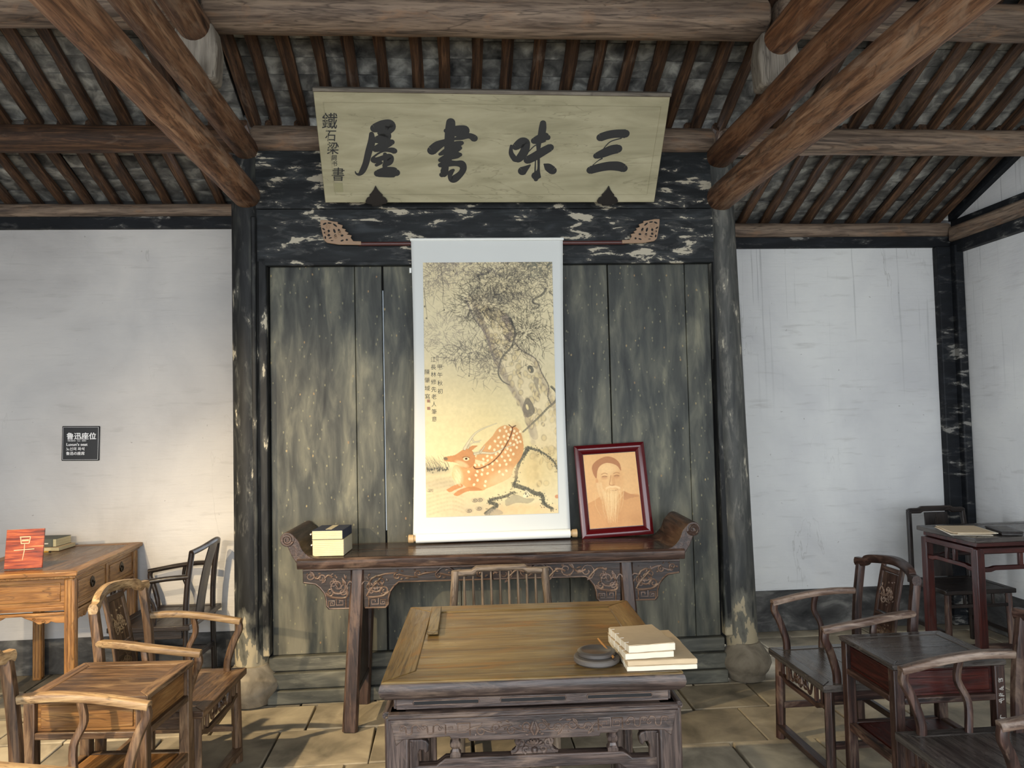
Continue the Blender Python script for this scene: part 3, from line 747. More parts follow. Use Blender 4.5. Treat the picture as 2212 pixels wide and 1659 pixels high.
# a pale forked cloth-hanger tip seen between the spindles is part of the wall fittings
b = B().tube([(0, 0, -.09), (0, 0, -.06), (0, 0, -.05), (0, 0, .05), (0, 0, .055), (0, 0, .062)], [.002, .006, .004, .0035, .007, .004], n=8)
o = obj('door_pin', b, 'white_metal', None, 0); o.location = (.25, 4.775, .80); tag(o, 'thin white metal pin on the dark boards behind the comb-back chair', 'pin')

# ------------------------------------------------------------------ altar table
t = thing('altar_table', (.205, 4.482, 0), -3.0, 'long dark carved altar table with upturned scroll ends under the hanging scroll', 'table')
AL, AD, AH = 2.14, .48, .935
for k in range(2): obj('top_board', B().box((0, -AD/4+.002+k*AD/2, AH-.016), (AL-.04, AD/2-.012, .03)), 'altar_top', t, .002)
obj('front_edge', B().prism([(-AD/2-.006, AH-.058), (-AD/2-.002, AH-.058), (-AD/2+.02, AH-.058), (-AD/2+.02, AH-.001), (-AD/2-.004, AH-.001), (-AD/2-.014, AH-.012), (-AD/2-.014, AH-.034)], -AL/2+.0, AL/2-.0, 'YZ'), 'altar_wood', t, .003)
obj('back_edge', B().box((0, AD/2-.008, AH-.03), (AL-.04, .02, .055)), 'altar_wood', t, .003)
obj('front_fillet', B().box((0, -AD/2+.004, AH-.064), (AL-.06, .02, .010)), 'altar_wood', t, .001)
for s in (-1, 1):
    # upturned end: an S-curved sheet closing in a roll
    prof = spline([(s*(AL/2-.16), AH-.002), (s*(AL/2-.08), AH+.004), (s*(AL/2-.03), AH+.045), (s*(AL/2-.005), AH+.10), (s*(AL/2+.03), AH+.135)], 5)
    outer = [(p.x, p.y) for p in [Vector((a, b_, 0)) for a, b_ in [(q[0], q[1]) for q in prof]]]
    inner = spline([(s*(AL/2+.065), AH+.10), (s*(AL/2+.045), AH+.05), (s*(AL/2+.02), AH-.0), (s*(AL/2-.02), AH-.035), (s*(AL/2-.16), AH-.035)], 5)
    inner = [(p[0], p[1]) for p in inner]
    P_ = outer+inner
    se = obj('scroll_end', B().prism(P_, -AD/2+.0, AD/2), 'altar_wood', t, .003, 50, axis='Y')
    b = B().tube([(s*(AL/2+.052), -AD/2-.002, AH+.105), (s*(AL/2+.052), AD/2, AH+.105)], .040, n=20, upv=(0, 0, 1)); obj('scroll_roll', b, 'altar_wood', se, .003)
    b = B(); spiral(b, s*(AL/2+.052), AH+.105, -AD/2-.004, .033, 2.2, R(200 if s > 0 else -20), -s, .0055); obj('scroll_carving', b, 'altar_wood', se, 0)
# legs and aprons; the legs splay forward and outward
xl = .745
for s in (-1, 1):
    for sy in (-1, 1):
        zt = AH-.07
        b = B().tube([(s*(xl-.0), sy*(AD/2-.035), zt), (s*(xl+.045), sy*(AD/2+.015 if sy < 0 else AD/2-.085), 0)], [.037, .042], [.020, .022], n=10, square=True, upv=(0, 1, 0))
        obj('leg', b, 'altar_wood', t, .003, axis='Z')
    obj('leg_stretcher', B().box((s*(xl+.03), 0, .20), (.05, .42, .03)), 'altar_wood', t, .003)
    obj('leg_panel', B().box((s*(xl+.015), 0, .52), (.014, .36, .62)), 'altar_wood', t, .002)
def spandrel(side, s):
    """side: 'in' long inner apron half, 'out' short outer apron"""
    x0 = s*(xl-.033) if side == 'in' else s*(xl+.035)
    d = -s if side == 'in' else s
    Lh = xl-.033 if side == 'in' else .265
    z1 = AH-.07
    pts = [(0, z1), (0, .655), (.012, .648), (.125, .648), (.14, .665), (.142, .70), (.152, .735), (.175, .765), (.20, .785), (Lh, .785 if side == 'in' else .795), (Lh, z1)]
    P_ = [(x0+d*a, z) for a, z in pts]
    if d < 0: P_ = P_[::-1]
    sp_ = obj('carved_spandrel', B().prism(P_, -AD/2+.018, -AD/2+.034), 'carve_shade', t, .004, axis='X')
    b = B(); yy = -AD/2+.017; tr = .0048
    fret(b, x0+d*.055, .685, yy, .026, tr, d); fret(b, x0+d*.108, .680, yy, .016, tr*.8, -d)
    spiral(b, x0+d*.075, .775, yy, .052, 1.6, R(60), -d, .0065, tail=[(x0+d*.02, yy, .72), (x0+d*.10, yy, .715), (x0+d*.14, yy, .74)])
    spiral(b, x0+d*.115, .745, yy, .026, 1.3, R(200), d, tr)
    spiral(b, x0+d*.045, .745, yy, .022, 1.2, R(20), -d, tr)
    vine(b, x0+d*.13, x0+d*(Lh-.01), .795, .860, yy, 5 if side == 'in' else 2, .0052, seed=int(7+s+Lh*10))
    vine(b, x0+d*.01, x0+d*.13, .70, .86, yy, 2, .0042, seed=int(70+s+Lh*10))
    bd = [(x0+d*a, yy, z) for a, z in pts[:-1]]
    b.tube([(x0+d*max(.008, a-(.006 if 0 < i < len(pts)-1 else 0)), yy, z+.006) for i, (a, z) in enumerate(pts[1:-1])], .004, n=5)
    obj('spandrel_carving', b, 'carve_lit', sp_, 0)
for s in (-1, 1): spandrel('in', s); spandrel('out', s)
for s in (-1, 1):
    b = B().tube(spline([(s*.20, -AD/2+.012, AH-.105), (s*.235, -AD/2+.008, AH-.075), (s*.28, -AD/2+.008, AH-.072), (s*.31, -AD/2+.012, AH-.10)], 4), .006, n=6); obj('apron_scroll', b, 'altar_wood', t, 0)

# ------------------------------------------------------------------ drawer desk on the left
DX, DY, DH = .70, 1.04, .88
t = thing('drawer_desk', (-2.135-DX/2-.01, 4.97, 0), 3.0, 'large brown writing desk with two pulls drawers facing the black armchair', 'desk')
t['label'] = 'large brown writing desk with two drawers, a red plate standing on it'
frame_top(t, DX, DY, DH, .07, .026, 'desk_wood', 'desk_top', 2, .002, along='Y')
obj('top_moulding', B().box((0, 0, DH-.035), (DX-.03, DY-.03, .014)), 'desk_wood', t, .004)
for sx in (-1, 1):
    for sy in (-1, 1):
        lx, ly = sx*(DX/2-.052), sy*(DY/2-.052)
        obj('leg', B().box((lx, ly, (DH-.042)/2), (.056, .056, DH-.042)), 'desk_wood', t, .008)
        b = B()
        for o_ in (-.010, .010): b.tube([(lx+o_, ly-.029, .02), (lx+o_, ly-.029, DH-.05)], .003, n=5).tube([(lx+.029, ly+o_, .02), (lx+.029, ly+o_, DH-.05)], .003, n=5)
        obj('leg_reeding', b, 'desk_wood', t, 0)
for i in range(4):                     # panelled aprons and rails
    m = Matrix.Rotation(R(90*i), 4, 'Z'); L_ = (DX if i % 2 == 0 else DY)-.16; D_ = (DY if i % 2 == 0 else DX)/2-.052
    if i != 1:
        obj('apron_panel', B().box((0, -D_+.004, .76), (L_, .018, .155)).xf(m), 'desk_wood', t, .001)
        obj('panel_field', B().box((0, -D_-.006, .76), (L_-.05, .008, .105)).xf(m), 'desk_wood', t, .004)
    obj('lower_rail', B().box((0, -D_-.004, .672), (L_, .034, .022)).xf(m), 'desk_wood', t, .003)
    obj('second_rail', B().box((0, -D_-.002, .642), (L_, .028, .016)).xf(m), 'desk_wood', t, .003)
    for s in (-1, 1):                  # cloud brackets
        e_ = L_/2
        q = [(e_, .634), (e_, .588), (e_-.05, .592), (e_-.075, .600), (e_-.085, .592), (e_-.10, .588), (e_-.118, .598), (e_-.122, .588), (e_-.14, .586), (e_-.16, .600), (e_-.185, .612), (e_-.21, .622), (e_-.23, .634)]
        q = [(s*x, z) for x, z in (q if s > 0 else q[::-1])]
        obj('cloud_bracket', B().prism(q, -D_-.010, -D_+.006).xf(m), 'desk_wood', t, .003)
        b = B(); spiral(b, s*(e_-.115), .606, -D_-.012, .011, 1.3, 0, s, .003); spiral(b, s*(e_-.165), .617, -D_-.012, .008, 1.2, 0, -s, .003); b.xf(m); obj('bracket_carving', b, 'desk_wood', t, 0)
xf_ = DX/2-.052
obj('drawer_divider', B().box((xf_, 0, .755), (.036, .030, .165)), 'desk_wood', t, .003)
for s in (-1, 1):
    cy = s*(.015+(DY/2-.08-.015)/2); Ld = DY/2-.08-.018
    dr = obj('drawer', B().box((xf_-.004, cy, .757), (.03, Ld, .155)), 'desk_wood', t, .002)
    obj('drawer_field', B().box((xf_+.012, cy, .757), (.010, Ld-.05, .105)), 'desk_wood', dr, .006)
    b = B()
    b.prism([(cy-.035, .765), (cy-.022, .790), (cy, .80), (cy+.022, .790), (cy+.035, .765), (cy+.022, .745), (cy, .735), (cy-.022, .745)], xf_+.017, xf_+.020, 'YZ')
    b.tube([(xf_+.022, cy+.026*math.cos(a), .765+.030*math.sin(a)) for a in [R(180+20*k) for k in range(10)]], .0035, n=6)
    b.lathe([(.001, -.008), (.010, 0), (.001, .008)], (xf_+.022, cy, .768), 8)
    obj('drawer_pull', b, 'bronze', dr, .001)

# ------------------------------------------------------------------ tall dark table and chair at the right wall
t = thing('tall_table', (3.80, 4.765, 0), 1.0, 'tall dark red table with open struts, cut by the right edge, papers on it', 'table')
GX, GY, GH = 1.30, .58, .88
frame_top(t, GX, GY, GH, .07, .03, 'top_grey', 'top_grey', 2, .002, along='X')
obj('waist', B().box((0, 0, GH-.045), (GX-.06, GY-.06, .032)), 'red_lacquer', t, .003)
for sx in (-1, 1):
    for sy in (-1, 1):
        obj('leg', B().box((sx*(GX/2-.045), sy*(GY/2-.045), .405), (.055, .055, .81)), 'red_lacquer', t, .006)
for i in range(4):
    m = Matrix.Rotation(R(90*i), 4, 'Z'); L_ = (GX if i % 2 == 0 else GY)-.14; D_ = (GY if i % 2 == 0 else GX)/2-.045
    obj('apron', B().box((0, -D_-.002, .795), (L_+.05, .050, .036)).xf(m), 'red_lacquer', t, .004)
    obj('low_rail', B().prism([(-L_/2, .665), (-L_/2+.05, .665), (-L_/2+.08, .675), (L_/2-.08, .675), (L_/2-.05, .665), (L_/2, .665), (L_/2, .690), (L_/2-.05, .692), (L_/2-.08, .700), (-L_/2+.08, .700), (-L_/2+.05, .692), (-L_/2, .690)], -D_-.015, -D_+.015).xf(m), 'red_lacquer', t, .003)
    for k in ((-1, 0, 1) if i % 2 == 0 else (-.3, .3)):
        obj('strut', B().box((k*L_*.28, -D_, .738), (.026, .022, .08)).xf(m), 'red_lacquer', t, .003)
t = thing('side_chair', (3.505, 5.14, 0), 0, 'dark side chair with stepped crest rail behind the tall table in the right corner', 'chair')
frame_top(t, .50, .44, .455, .05, .03, 'black_wood', 'black_wood', 2, .003, ('seat_frame', 'seat_board'))
for s in (-1, 1):
    obj('leg', B().tube([(s*.225, -.19, 0), (s*.215, -.185, .43)], .02, n=10, square=True), 'chair_red', t, .002)
    obj('back_post', B().tube([(s*.225, .21, 0), (s*.22, .205, .45), (s*.215, .215, .72), (s*.205, .235, .93)], .017, n=10, square=True, upv=(0, 1, 0)), 'black_wood', t, .003)
    obj('side_stretcher', B().box((s*.222, 0, .16), (.02, .37, .03)), 'black_wood', t, .002)
    obj('apron_strut', B().box((s*.10, -.19, .385), (.018, .016, .07)), 'black_wood', t, .002)
obj('front_rail', B().box((0, -.19, .345), (.41, .02, .022)), 'black_wood', t, .002)
obj('footrest', B().box((0, -.195, .07), (.43, .05, .026)), 'chair_red', t, .002)
obj('crest_rail', B().prism([(-.215, .915), (-.12, .915), (-.10, .928), (.10, .928), (.12, .915), (.215, .915), (.222, .94), (.20, .953), (.135, .953), (.11, .966), (-.11, .966), (-.135, .953), (-.20, .953), (-.222, .94)], .218, .250), 'black_wood', t, .007)
obj('splat', B().tube([(0, .205, .46), (0, .21, .65), (0, .235, .92)], .09, .008, n=8, square=True, upv=(0, 1, 0)), 'black_wood', t, .002, axis='Z')
STROKES = [[(-0.6868,0.4372,0.0178),(-0.6425,0.4548,0.0197),(-0.6041,0.4565,0.0225),(-0.5951,0.4458,0.0211),(-0.6111,0.4198,0.0141)],[(-0.6598,0.4101,0.0094),(-0.6261,0.4103,0.0164),(-0.6176,0.3914,0.0164),(-0.6522,0.3793,0.0178),(-0.6816,0.372,0.0141)],[(-0.7059,0.4051,0.0103),(-0.7089,0.3624,0.015),(-0.73,0.3046,0.0141),(-0.752,0.2364,0.0131),(-0.775,0.192,0.0117),(-0.7962,0.1721,0.0066),(-0.813,0.177,0.0037),(-0.817,0.1894,0.0019)],[(-0.6901,0.3193,0.0131),(-0.6551,0.3339,0.0169),(-0.615,0.3532,0.0159),(-0.5928,0.3605,0.0122)],[(-0.7132,0.2659,0.0047),(-0.6823,0.2903,0.0037),(-0.642,0.3098,0.0047),(-0.6027,0.3148,0.0103),(-0.581,0.31,0.0126)],[(-0.7041,0.2561,0.0131),(-0.6846,0.2562,0.0117),(-0.6444,0.2709,0.0103),(-0.6102,0.2711,0.0159),(-0.6116,0.2466,0.0131),(-0.6423,0.2268,0.0094),(-0.6386,0.2071,0.0066)],[(-0.6914,0.2267,0.0066),(-0.661,0.2415,0.0066)],[(-0.6874,0.1772,0.015),(-0.64,0.1848,0.0215),(-0.5905,0.1849,0.0215),(-0.5758,0.1824,0.0159)],[(-0.6359,0.2904,0.0084),(-0.6356,0.2563,0.0084),(-0.6441,0.1972,0.0103)],[(-0.2465,0.4738,0.0187),(-0.2514,0.4218,0.0211),(-0.2587,0.35,0.0197),(-0.2651,0.277,0.0178),(-0.281,0.2277,0.0141),(-0.292,0.1829,0.0169),(-0.3048,0.1703,0.0117)],[(-0.2742,0.4264,0.0103),(-0.2131,0.4386,0.0122),(-0.1644,0.4342,0.0159),(-0.1597,0.4176,0.0141)],[(-0.2386,0.3766,0.0028),(-0.1894,0.3888,0.0103),(-0.1402,0.3986,0.0112),(-0.1108,0.3844,0.015)],[(-0.2233,0.4125,0.0122),(-0.194,0.4126,0.0141),(-0.1646,0.4176,0.0122)],[(-0.3604,0.3133,0.0197),(-0.3277,0.3401,0.0187),(-0.2879,0.3595,0.0131),(-0.2484,0.3741,0.0094)],[(-0.2441,0.3404,0.0141),(-0.2095,0.3502,0.0131),(-0.1848,0.3576,0.0094)],[(-0.3142,0.2916,0.0066),(-0.2693,0.3112,0.0141),(-0.2198,0.3211,0.0141),(-0.195,0.3285,0.0094)],[(-0.3126,0.2573,0.0094),(-0.2651,0.277,0.0141),(-0.2154,0.287,0.0141),(-0.1955,0.2895,0.0094)],[(-0.3134,0.2276,0.0103),(-0.2709,0.2376,0.0141),(-0.2211,0.2378,0.0112),(-0.1863,0.2329,0.0159),(-0.1765,0.2081,0.0141),(-0.1919,0.178,0.0131),(-0.2275,0.1478,0.0159),(-0.2477,0.1427,0.0122),(-0.2574,0.1629,0.0094),(-0.252,0.183,0.0112),(-0.2367,0.198,0.0066)],[(0.1082,0.3419,0.0056),(0.1091,0.2979,0.0103),(0.1325,0.2635,0.0122)],[(0.1357,0.3372,0.0159),(0.17,0.3616,0.0197),(0.195,0.3569,0.0178),(0.1865,0.308,0.0187),(0.1575,0.2685,0.0159),(0.1376,0.2586,0.0094)],[(0.2925,0.4725,0.0131),(0.2912,0.444,0.0159),(0.2854,0.4056,0.015),(0.2722,0.3621,0.0112),(0.2722,0.2985,0.0066),(0.2755,0.254,0.0056),(0.2761,0.199,0.0066),(0.2648,0.1636,0.0215),(0.263,0.1432,0.0094)],[(0.2444,0.3717,0.0141),(0.2739,0.3815,0.0187),(0.3083,0.3937,0.0187),(0.3234,0.3914,0.0122)],[(0.2082,0.2588,0.0169),(0.2478,0.2787,0.0178),(0.297,0.3085,0.0178),(0.3411,0.3331,0.0159)],[(0.1798,0.1938,0.0197),(0.1996,0.2089,0.0122),(0.2243,0.2289,0.0037)],[(0.3102,0.2342,0.0037),(0.3312,0.2192,0.0159),(0.3629,0.1966,0.0178)],[(0.1946,0.2884,0.0023),(0.2358,0.3327,0.0023),(0.2553,0.3474,0.0023)],[(0.2561,0.2589,0.0023),(0.2562,0.1889,0.0033)],[(0.6392,0.393,0.0169),(0.6833,0.4078,0.0169),(0.7331,0.4153,0.0169),(0.7886,0.4156,0.0178)],[(0.7659,0.3888,0.0023),(0.7019,0.369,0.0023),(0.6647,0.3296,0.0019)],[(0.6225,0.2849,0.0131),(0.6621,0.2999,0.0178),(0.7113,0.3199,0.0197),(0.7514,0.3274,0.0187)],[(0.6594,0.2701,0.0033),(0.6351,0.255,0.0019),(0.6063,0.2299,0.0019)],[(0.5932,0.1996,0.0169),(0.6485,0.2149,0.0178),(0.7094,0.2251,0.0187),(0.7663,0.2227,0.0197),(0.7985,0.2101,0.0169)]]
# ------------------------------------------------------------------ inscribed plaque
t = thing('inscribed_plaque', (.259, 4.62, 3.005), (R(-90+57.05-57.05), 0, 0), 'wide pale green-gold plaque with four large black characters, tilted forward under the roof', 'plaque')
t.rotation_euler = (R(32.95), 0, 0)        # local z runs up the face, local -y is the front
pb = obj('plaque_board', B().prism([(-1.012, 0), (1.012, 0), (1.034, .628), (-1.015, .640)], .0, .035), 'plaque', t, .004)
obj('top_rail', B().box((.01, .014, .642), (2.055, .05, .022), Matrix.Rotation(R(.3), 3, 'Y')), 'post_wood', t, .005)
for a, b_ in (((-.945, .052), (.96, .050)), ((-.945, .052), (-.965, .58)), ((.96, .050), (.985, .57)), ((-.965, .58), (.985, .57))):
    obj('inner_bead', B().tube([(a[0], -.001, a[1]), (b_[0], -.001, b_[1])], .0022, n=6), 'plaque', t, 0)
def brush(B_, pts, y):
    P = spline([(a, r, b_) for a, b_, r in pts], 6)
    L_, R_ = [], []
    for i, p in enumerate(P):
        q0, q1 = P[max(i-1, 0)], P[min(i+1, len(P)-1)]
        d = Vector((q1.x-q0.x, q1.z-q0.z)); d.normalize(); n_ = Vector((-d.y, d.x)); r = max(.0012, p.y)*1.42
        L_.append((p.x+n_.x*r, p.z+n_.y*r)); R_.append((p.x-n_.x*r, p.z-n_.y*r))
    bm = B_.bm
    lv = [bm.verts.new((a, y, b_)) for a, b_ in L_]; rv = [bm.verts.new((a, y, b_)) for a, b_ in R_]
    for i in range(len(P)-1): bm.faces.new((lv[i], lv[i+1], rv[i+1], rv[i]))
    for p, v0, v1 in ((P[0], lv[0], rv[0]), (P[-1], lv[-1], rv[-1])):
        c = (p.x, p.z); r = max(.0012, p.y)*1.42
        a0 = math.atan2(v0.co.z-c[1], v0.co.x-c[0])
        d = -1 if (v0 is rv[0] or p is P[-1]) else 1
        vs = [bm.verts.new((c[0]+r*math.cos(a0+d*math.pi*k/8), y, c[1]+r*.9*math.sin(a0+d*math.pi*k/8))) for k in range(9)]
        bm.faces.new(vs)
groups = [('character', STROKES[:9]), ('character', STROKES[9:18]), ('character', STROKES[18:27]), ('character', STROKES[27:])]
for nm, ss in groups:
    b = B()
    for k, s_ in enumerate(ss): brush(b, s_, -.0012-.00012*k)
    o = obj(nm, b, 'ink', t, 0, 0)
for ch, u, v, sz in (('鐵', -.945, .475, .095), ('石', -.945, .395, .07), ('梁', -.940, .322, .075), ('同', -.935, .268, .034), ('書', -.925, .17, .085)):
    text('small_character', ch, sz, (u-sz*.46, -.0015, v-sz*.35), t, 'ink', shear=.15, off=.0006, sx=.95)
text('small_character', '书', .034, (-.952, -.0015, .222), t, 'ink', shear=.1)
obj('faded_seal', B().box((-.925, -.0008, .093), (.055, .001, .055)), plain('faded_seal', '#8f8a68', .7), t, 0, 0)
def hook(u, label):
    pts = [(0, .110), (.012, .085), (.03, .062), (.036, .058), (.040, .05), (.036, .045), (.055, .035), (.066, .015), (.060, .0), (.04, -.004), (.01, -.012), (0, -.018), (-.01, -.012), (-.04, -.004), (-.060, .0), (-.066, .015), (-.055, .035), (-.036, .045), (-.040, .05), (-.036, .058), (-.03, .062), (-.012, .085)]
    b = B().prism([(a, c) for a, c in pts], -.022, -.010).box((0, .055, -.010), (.06, .15, .012))
    o = obj('plaque_hook', b, 'iron', None, .002); o.location = (.259+u, 4.62, 3.005); o.rotation_euler = (R(32.95), 0, 0)
    tag(o, label, 'hook')
hook(-.703, 'dark leaf-shaped hook under the left end of the plaque'); hook(.712, 'dark leaf-shaped hook under the right end of the plaque')

# ------------------------------------------------------------------ scroll hanger
t = thing('scroll_hanger', (.263, 4.705, 2.772), 0, 'long reddish rod with pierced carved ends from which the painting hangs', 'hanger')
obj('rod', B().tube([(-.83, 0, 0), (.83, 0, 0)], .013, n=12), 'rod', t, 0)
k_ = 2.98e-4
outl = [(165, 120), (270, 118), (430, 150), (520, 160), (520, 200), (620, 230), (600, 290), (685, 315), (660, 350), (740, 390), (700, 420), (800, 440), (780, 490), (830, 560), (990, 565), (990, 640), (540, 632), (300, 592), (240, 540), (215, 440), (190, 330), (172, 220)]
holes = [(255, 200, 42, 18, 25), (355, 185, 45, 14, -8), (465, 230, 52, 18, -38), (232, 310, 36, 16, -35), (335, 350, 26, 30, 0), (450, 350, 22, 48, 20), (550, 350, 24, 48, 25), (255, 385, 22, 22, 0), (335, 435, 32, 26, -15), (470, 450, 28, 30, 0), (605, 445, 30, 22, 10), (265, 485, 18, 32, 10), (365, 495, 36, 12, 15), (605, 550, 36, 16, 20), (700, 535, 24, 22, 0), (400, 550, 30, 9, 0)]
for s in (-1, 1):
    f = lambda x, y: (s*(-1.059+(x-165)*k_), (120-y)*k_+.146)
    P_ = [f(*p) for p in outl]
    ce = obj('carved_end', B().prism(P_, -.016, -.004), 'tan', t, .002)
    for hx, hy, ha, hb, an in holes:
        q = []
        for k in range(8):
            a = k*math.pi/4; dx, dy = ha*math.cos(a), hb*math.sin(a); c_, s_ = math.cos(R(-an)), math.sin(R(-an))
            q.append(f(hx+dx*c_-dy*s_, hy+dx*s_+dy*c_))
        obj('painted_hole', B().prism(q, -.0172, -.0158), 'groove', ce, 0, 0)  # flat dark disc, painted shade in place of a cut opening
    b = B()
    for sx_, sz_, r_ in ((330, 260, 60), (300, 400, 45), (560, 400, 50), (480, 480, 40)):
        p = f(sx_, sz_); spiral(b, p[0], p[1], -.017, r_*k_, 1.4, R(60), -s, .0022)
    obj('end_carving', b, 'tan', ce, 0)

# ------------------------------------------------------------------ rasterised paint (vertex colours on a dense sheet)
class Art:
    def __init__(s, W, H, bg): s.W, s.H = W, H; s.a = np.ones((H, W, 3), 'f')*np.array(lin(bg)[:3], 'f'); s.rs = np.random.RandomState(4)
    def win(s, x0, y0, x1, y1):
        x0, y0 = max(0, int(x0)), max(0, int(y0)); x1, y1 = min(s.W, int(x1)+2), min(s.H, int(y1)+2)
        if x1 <= x0 or y1 <= y0: return None
        yy, xx = np.mgrid[y0:y1, x0:x1].astype('f'); return (slice(y0, y1), slice(x0, x1)), xx, yy
    def put(s, sl, al, col):
        c = np.array(lin(col)[:3], 'f'); v = s.a[sl]; s.a[sl] = v*(1-al[..., None])+c*al[..., None]
    def blob(s, cx, cy, rx, ry, col, al=1., soft=.3, rot=0):
        r = max(rx, ry)*(1+soft)+1; w_ = s.win(cx-r, cy-r, cx+r, cy+r)
        if not w_: return
        sl, X, Y = w_; c, d = math.cos(R(rot)), math.sin(R(rot)); X = X-cx; Y = Y-cy
        q = np.sqrt(((X*c+Y*d)/rx)**2+((-X*d+Y*c)/ry)**2)
        s.put(sl, np.clip((1+soft/2-q)/max(soft, .02), 0, 1)*al, col)
    def line(s, pts, w0, col, al=1., w1=None):
        w1 = w0 if w1 is None else w1; n = len(pts)-1
        for i in range(n):
            (x0, y0), (x1, y1) = pts[i], pts[i+1]; wa = w0+(w1-w0)*i/n; wb = w0+(w1-w0)*(i+1)/n; m = max(wa, wb)+1
            w_ = s.win(min(x0, x1)-m, min(y0, y1)-m, max(x0, x1)+m, max(y0, y1)+m)
            if not w_: continue
            sl, X, Y = w_; dx, dy = x1-x0, y1-y0; L2 = dx*dx+dy*dy+1e-6
            tt = np.clip(((X-x0)*dx+(Y-y0)*dy)/L2, 0, 1); d = np.hypot(X-x0-tt*dx, Y-y0-tt*dy)
            s.put(sl, np.clip(wa+(wb-wa)*tt-d+.5, 0, 1)*al, col)
    def curve(s, pts, w0, col, al=1., w1=None, k=4):
        s.line([(p[0], p[1]) for p in spline([(a, b_, 0) for a, b_ in pts], k)], w0, col, al, w1)
    def poly(s, pts, col, al=1., smooth=True):
        if smooth: pts = [(p[0], p[1]) for p in spline([(a, b_, 0) for a, b_ in list(pts)+[pts[0]]], 4)][:-1]
        xs = [p[0] for p in pts]; ys = [p[1] for p in pts]; w_ = s.win(min(xs)-1, min(ys)-1, max(xs)+1, max(ys)+1)
        if not w_: return
        sl, X, Y = w_; m = np.zeros(X.shape, bool); j = len(pts)-1
        for i in range(len(pts)):
            (xi, yi), (xj, yj) = pts[i], pts[j]
            if yi != yj: m ^= ((yi > Y) != (yj > Y)) & (X < (xj-xi)*(Y-yi)/(yj-yi)+xi)
            j = i
        s.put(sl, m.astype('f')*al, col)
    def grain(s, amt, k=8):
        h, w_ = s.H//k+2, s.W//k+2; n = s.rs.rand(h, w_).astype('f')
        yy = np.linspace(0, h-1.01, s.H); xx = np.linspace(0, w_-1.01, s.W); y0, x0 = yy.astype(int), xx.astype(int); fy, fx = (yy-y0)[:, None], (xx-x0)[None]
        v = (n[y0][:, x0]*(1-fy)*(1-fx)+n[y0+1][:, x0]*fy*(1-fx)+n[y0][:, x0+1]*(1-fy)*fx+n[y0+1][:, x0+1]*fy*fx)
        s.a *= (1+(v-.5)*amt)[..., None]
    def sheet(s, name, fn, mat, parent):
        H, W = s.H, s.W; u = np.linspace(0, 1, W)[None].repeat(H, 0); v = np.linspace(0, 1, H)[:, None].repeat(W, 1)
        co = np.stack(fn(u, v), -1).reshape(-1, 3).astype('f')
        idx = np.arange(H*W).reshape(H, W); q = np.stack([idx[:-1, :-1], idx[1:, :-1], idx[1:, 1:], idx[:-1, 1:]], -1).reshape(-1, 4)
        me = bpy.data.meshes.new(name); me.vertices.add(H*W); me.vertices.foreach_set('co', co.ravel())
        me.loops.add(q.size); me.loops.foreach_set('vertex_index', q.ravel().astype('i')); me.polygons.add(len(q)); me.polygons.foreach_set('loop_start', np.arange(0, q.size, 4, dtype='i'))
        me.update(calc_edges=True); me.validate()
        ca = me.color_attributes.new('Col', 'FLOAT_COLOR', 'POINT'); ca.data.foreach_set('color', np.concatenate([s.a.reshape(-1, 3), np.ones((H*W, 1), 'f')], 1).astype('f').ravel())
        me.materials.append(M[mat]); me.polygons.foreach_set('use_smooth', [True]*len(me.polygons))
        o = bpy.data.objects.new(name, me); COL.objects.link(o); o.parent = parent; return o

# ---- the pine and the deer
K = 1.12
A_ = Art(int(280*K), int(549*K), '#d2c5a0'); r2 = random.Random(12)
def U(p): return tuple(((q[0]-8-(6*min(1, max(0, q[1]/549))))*K*280/278 if False else q[0]*K, q[1]*K) for q in [p])[0]
def up_(x, y): return ((890+x/4.879-915)*K, (560+y/4.879-568)*K)       # sketch units of the upper half
def lo_(x, y): return ((890+x/6.506-920)*K, (900+y/6.506-568)*K)       # sketch units of the lower half
UP = lambda L_: [up_(*p) for p in L_]; LO = lambda L_: [lo_(*p) for p in L_]
for _ in range(60): A_.blob(r2.uniform(0, A_.W), r2.uniform(0, A_.H), r2.uniform(20, 80), r2.uniform(14, 50), r2.choice(['#d8ca9f', '#ccbd96', '#d2c59f', '#c8b993']), .35, 1.2)
for k in range(8): A_.blob(A_.W*.5, A_.H*(.55+.05*k), 170, 60, '#dfcb8e', .16, 1.4)
# trunk, running from upper middle to lower right
tr_ = UP([(560, 400), (700, 690), (790, 900), (880, 1180), (1000, 1400), (1120, 1600), (1180, 1800), (1240, 2000), (1500, 2000), (1500, 1500), (1400, 1380), (1280, 1080), (1130, 980), (1060, 800), (1010, 640), (900, 520), (820, 420), (700, 380)])
A_.poly(tr_, '#d9c8a0', .9)
A_.poly(UP([(620, 500), (700, 690), (790, 900), (880, 1180), (1000, 1400), (1120, 1600), (1210, 1900), (1290, 1900), (1200, 1600), (1080, 1400), (960, 1180), (850, 880), (760, 690), (690, 520)]), '#a59680', .5)
A_.poly(UP([(930, 560), (1030, 640), (1080, 800), (1040, 900), (970, 870), (940, 760)]), '#85776a', .8)
def trk(t_):  # left and right trunk edges by height
    L_ = [(620, 480), (700, 690), (790, 900), (880, 1180), (1000, 1400), (1120, 1600), (1200, 1900), (1240, 2400)]; R_ = [(950, 560), (1030, 690), (1090, 880), (1270, 1080), (1370, 1300), (1440, 1450), (1500, 1650), (1520, 2400)]
    i = min(6, int(t_*7)); f = t_*7-i; g = lambda Q: (Q[i][0]*(1-f)+Q[i+1][0]*f, Q[i][1]*(1-f)+Q[i+1][1]*f); return g(L_), g(R_)
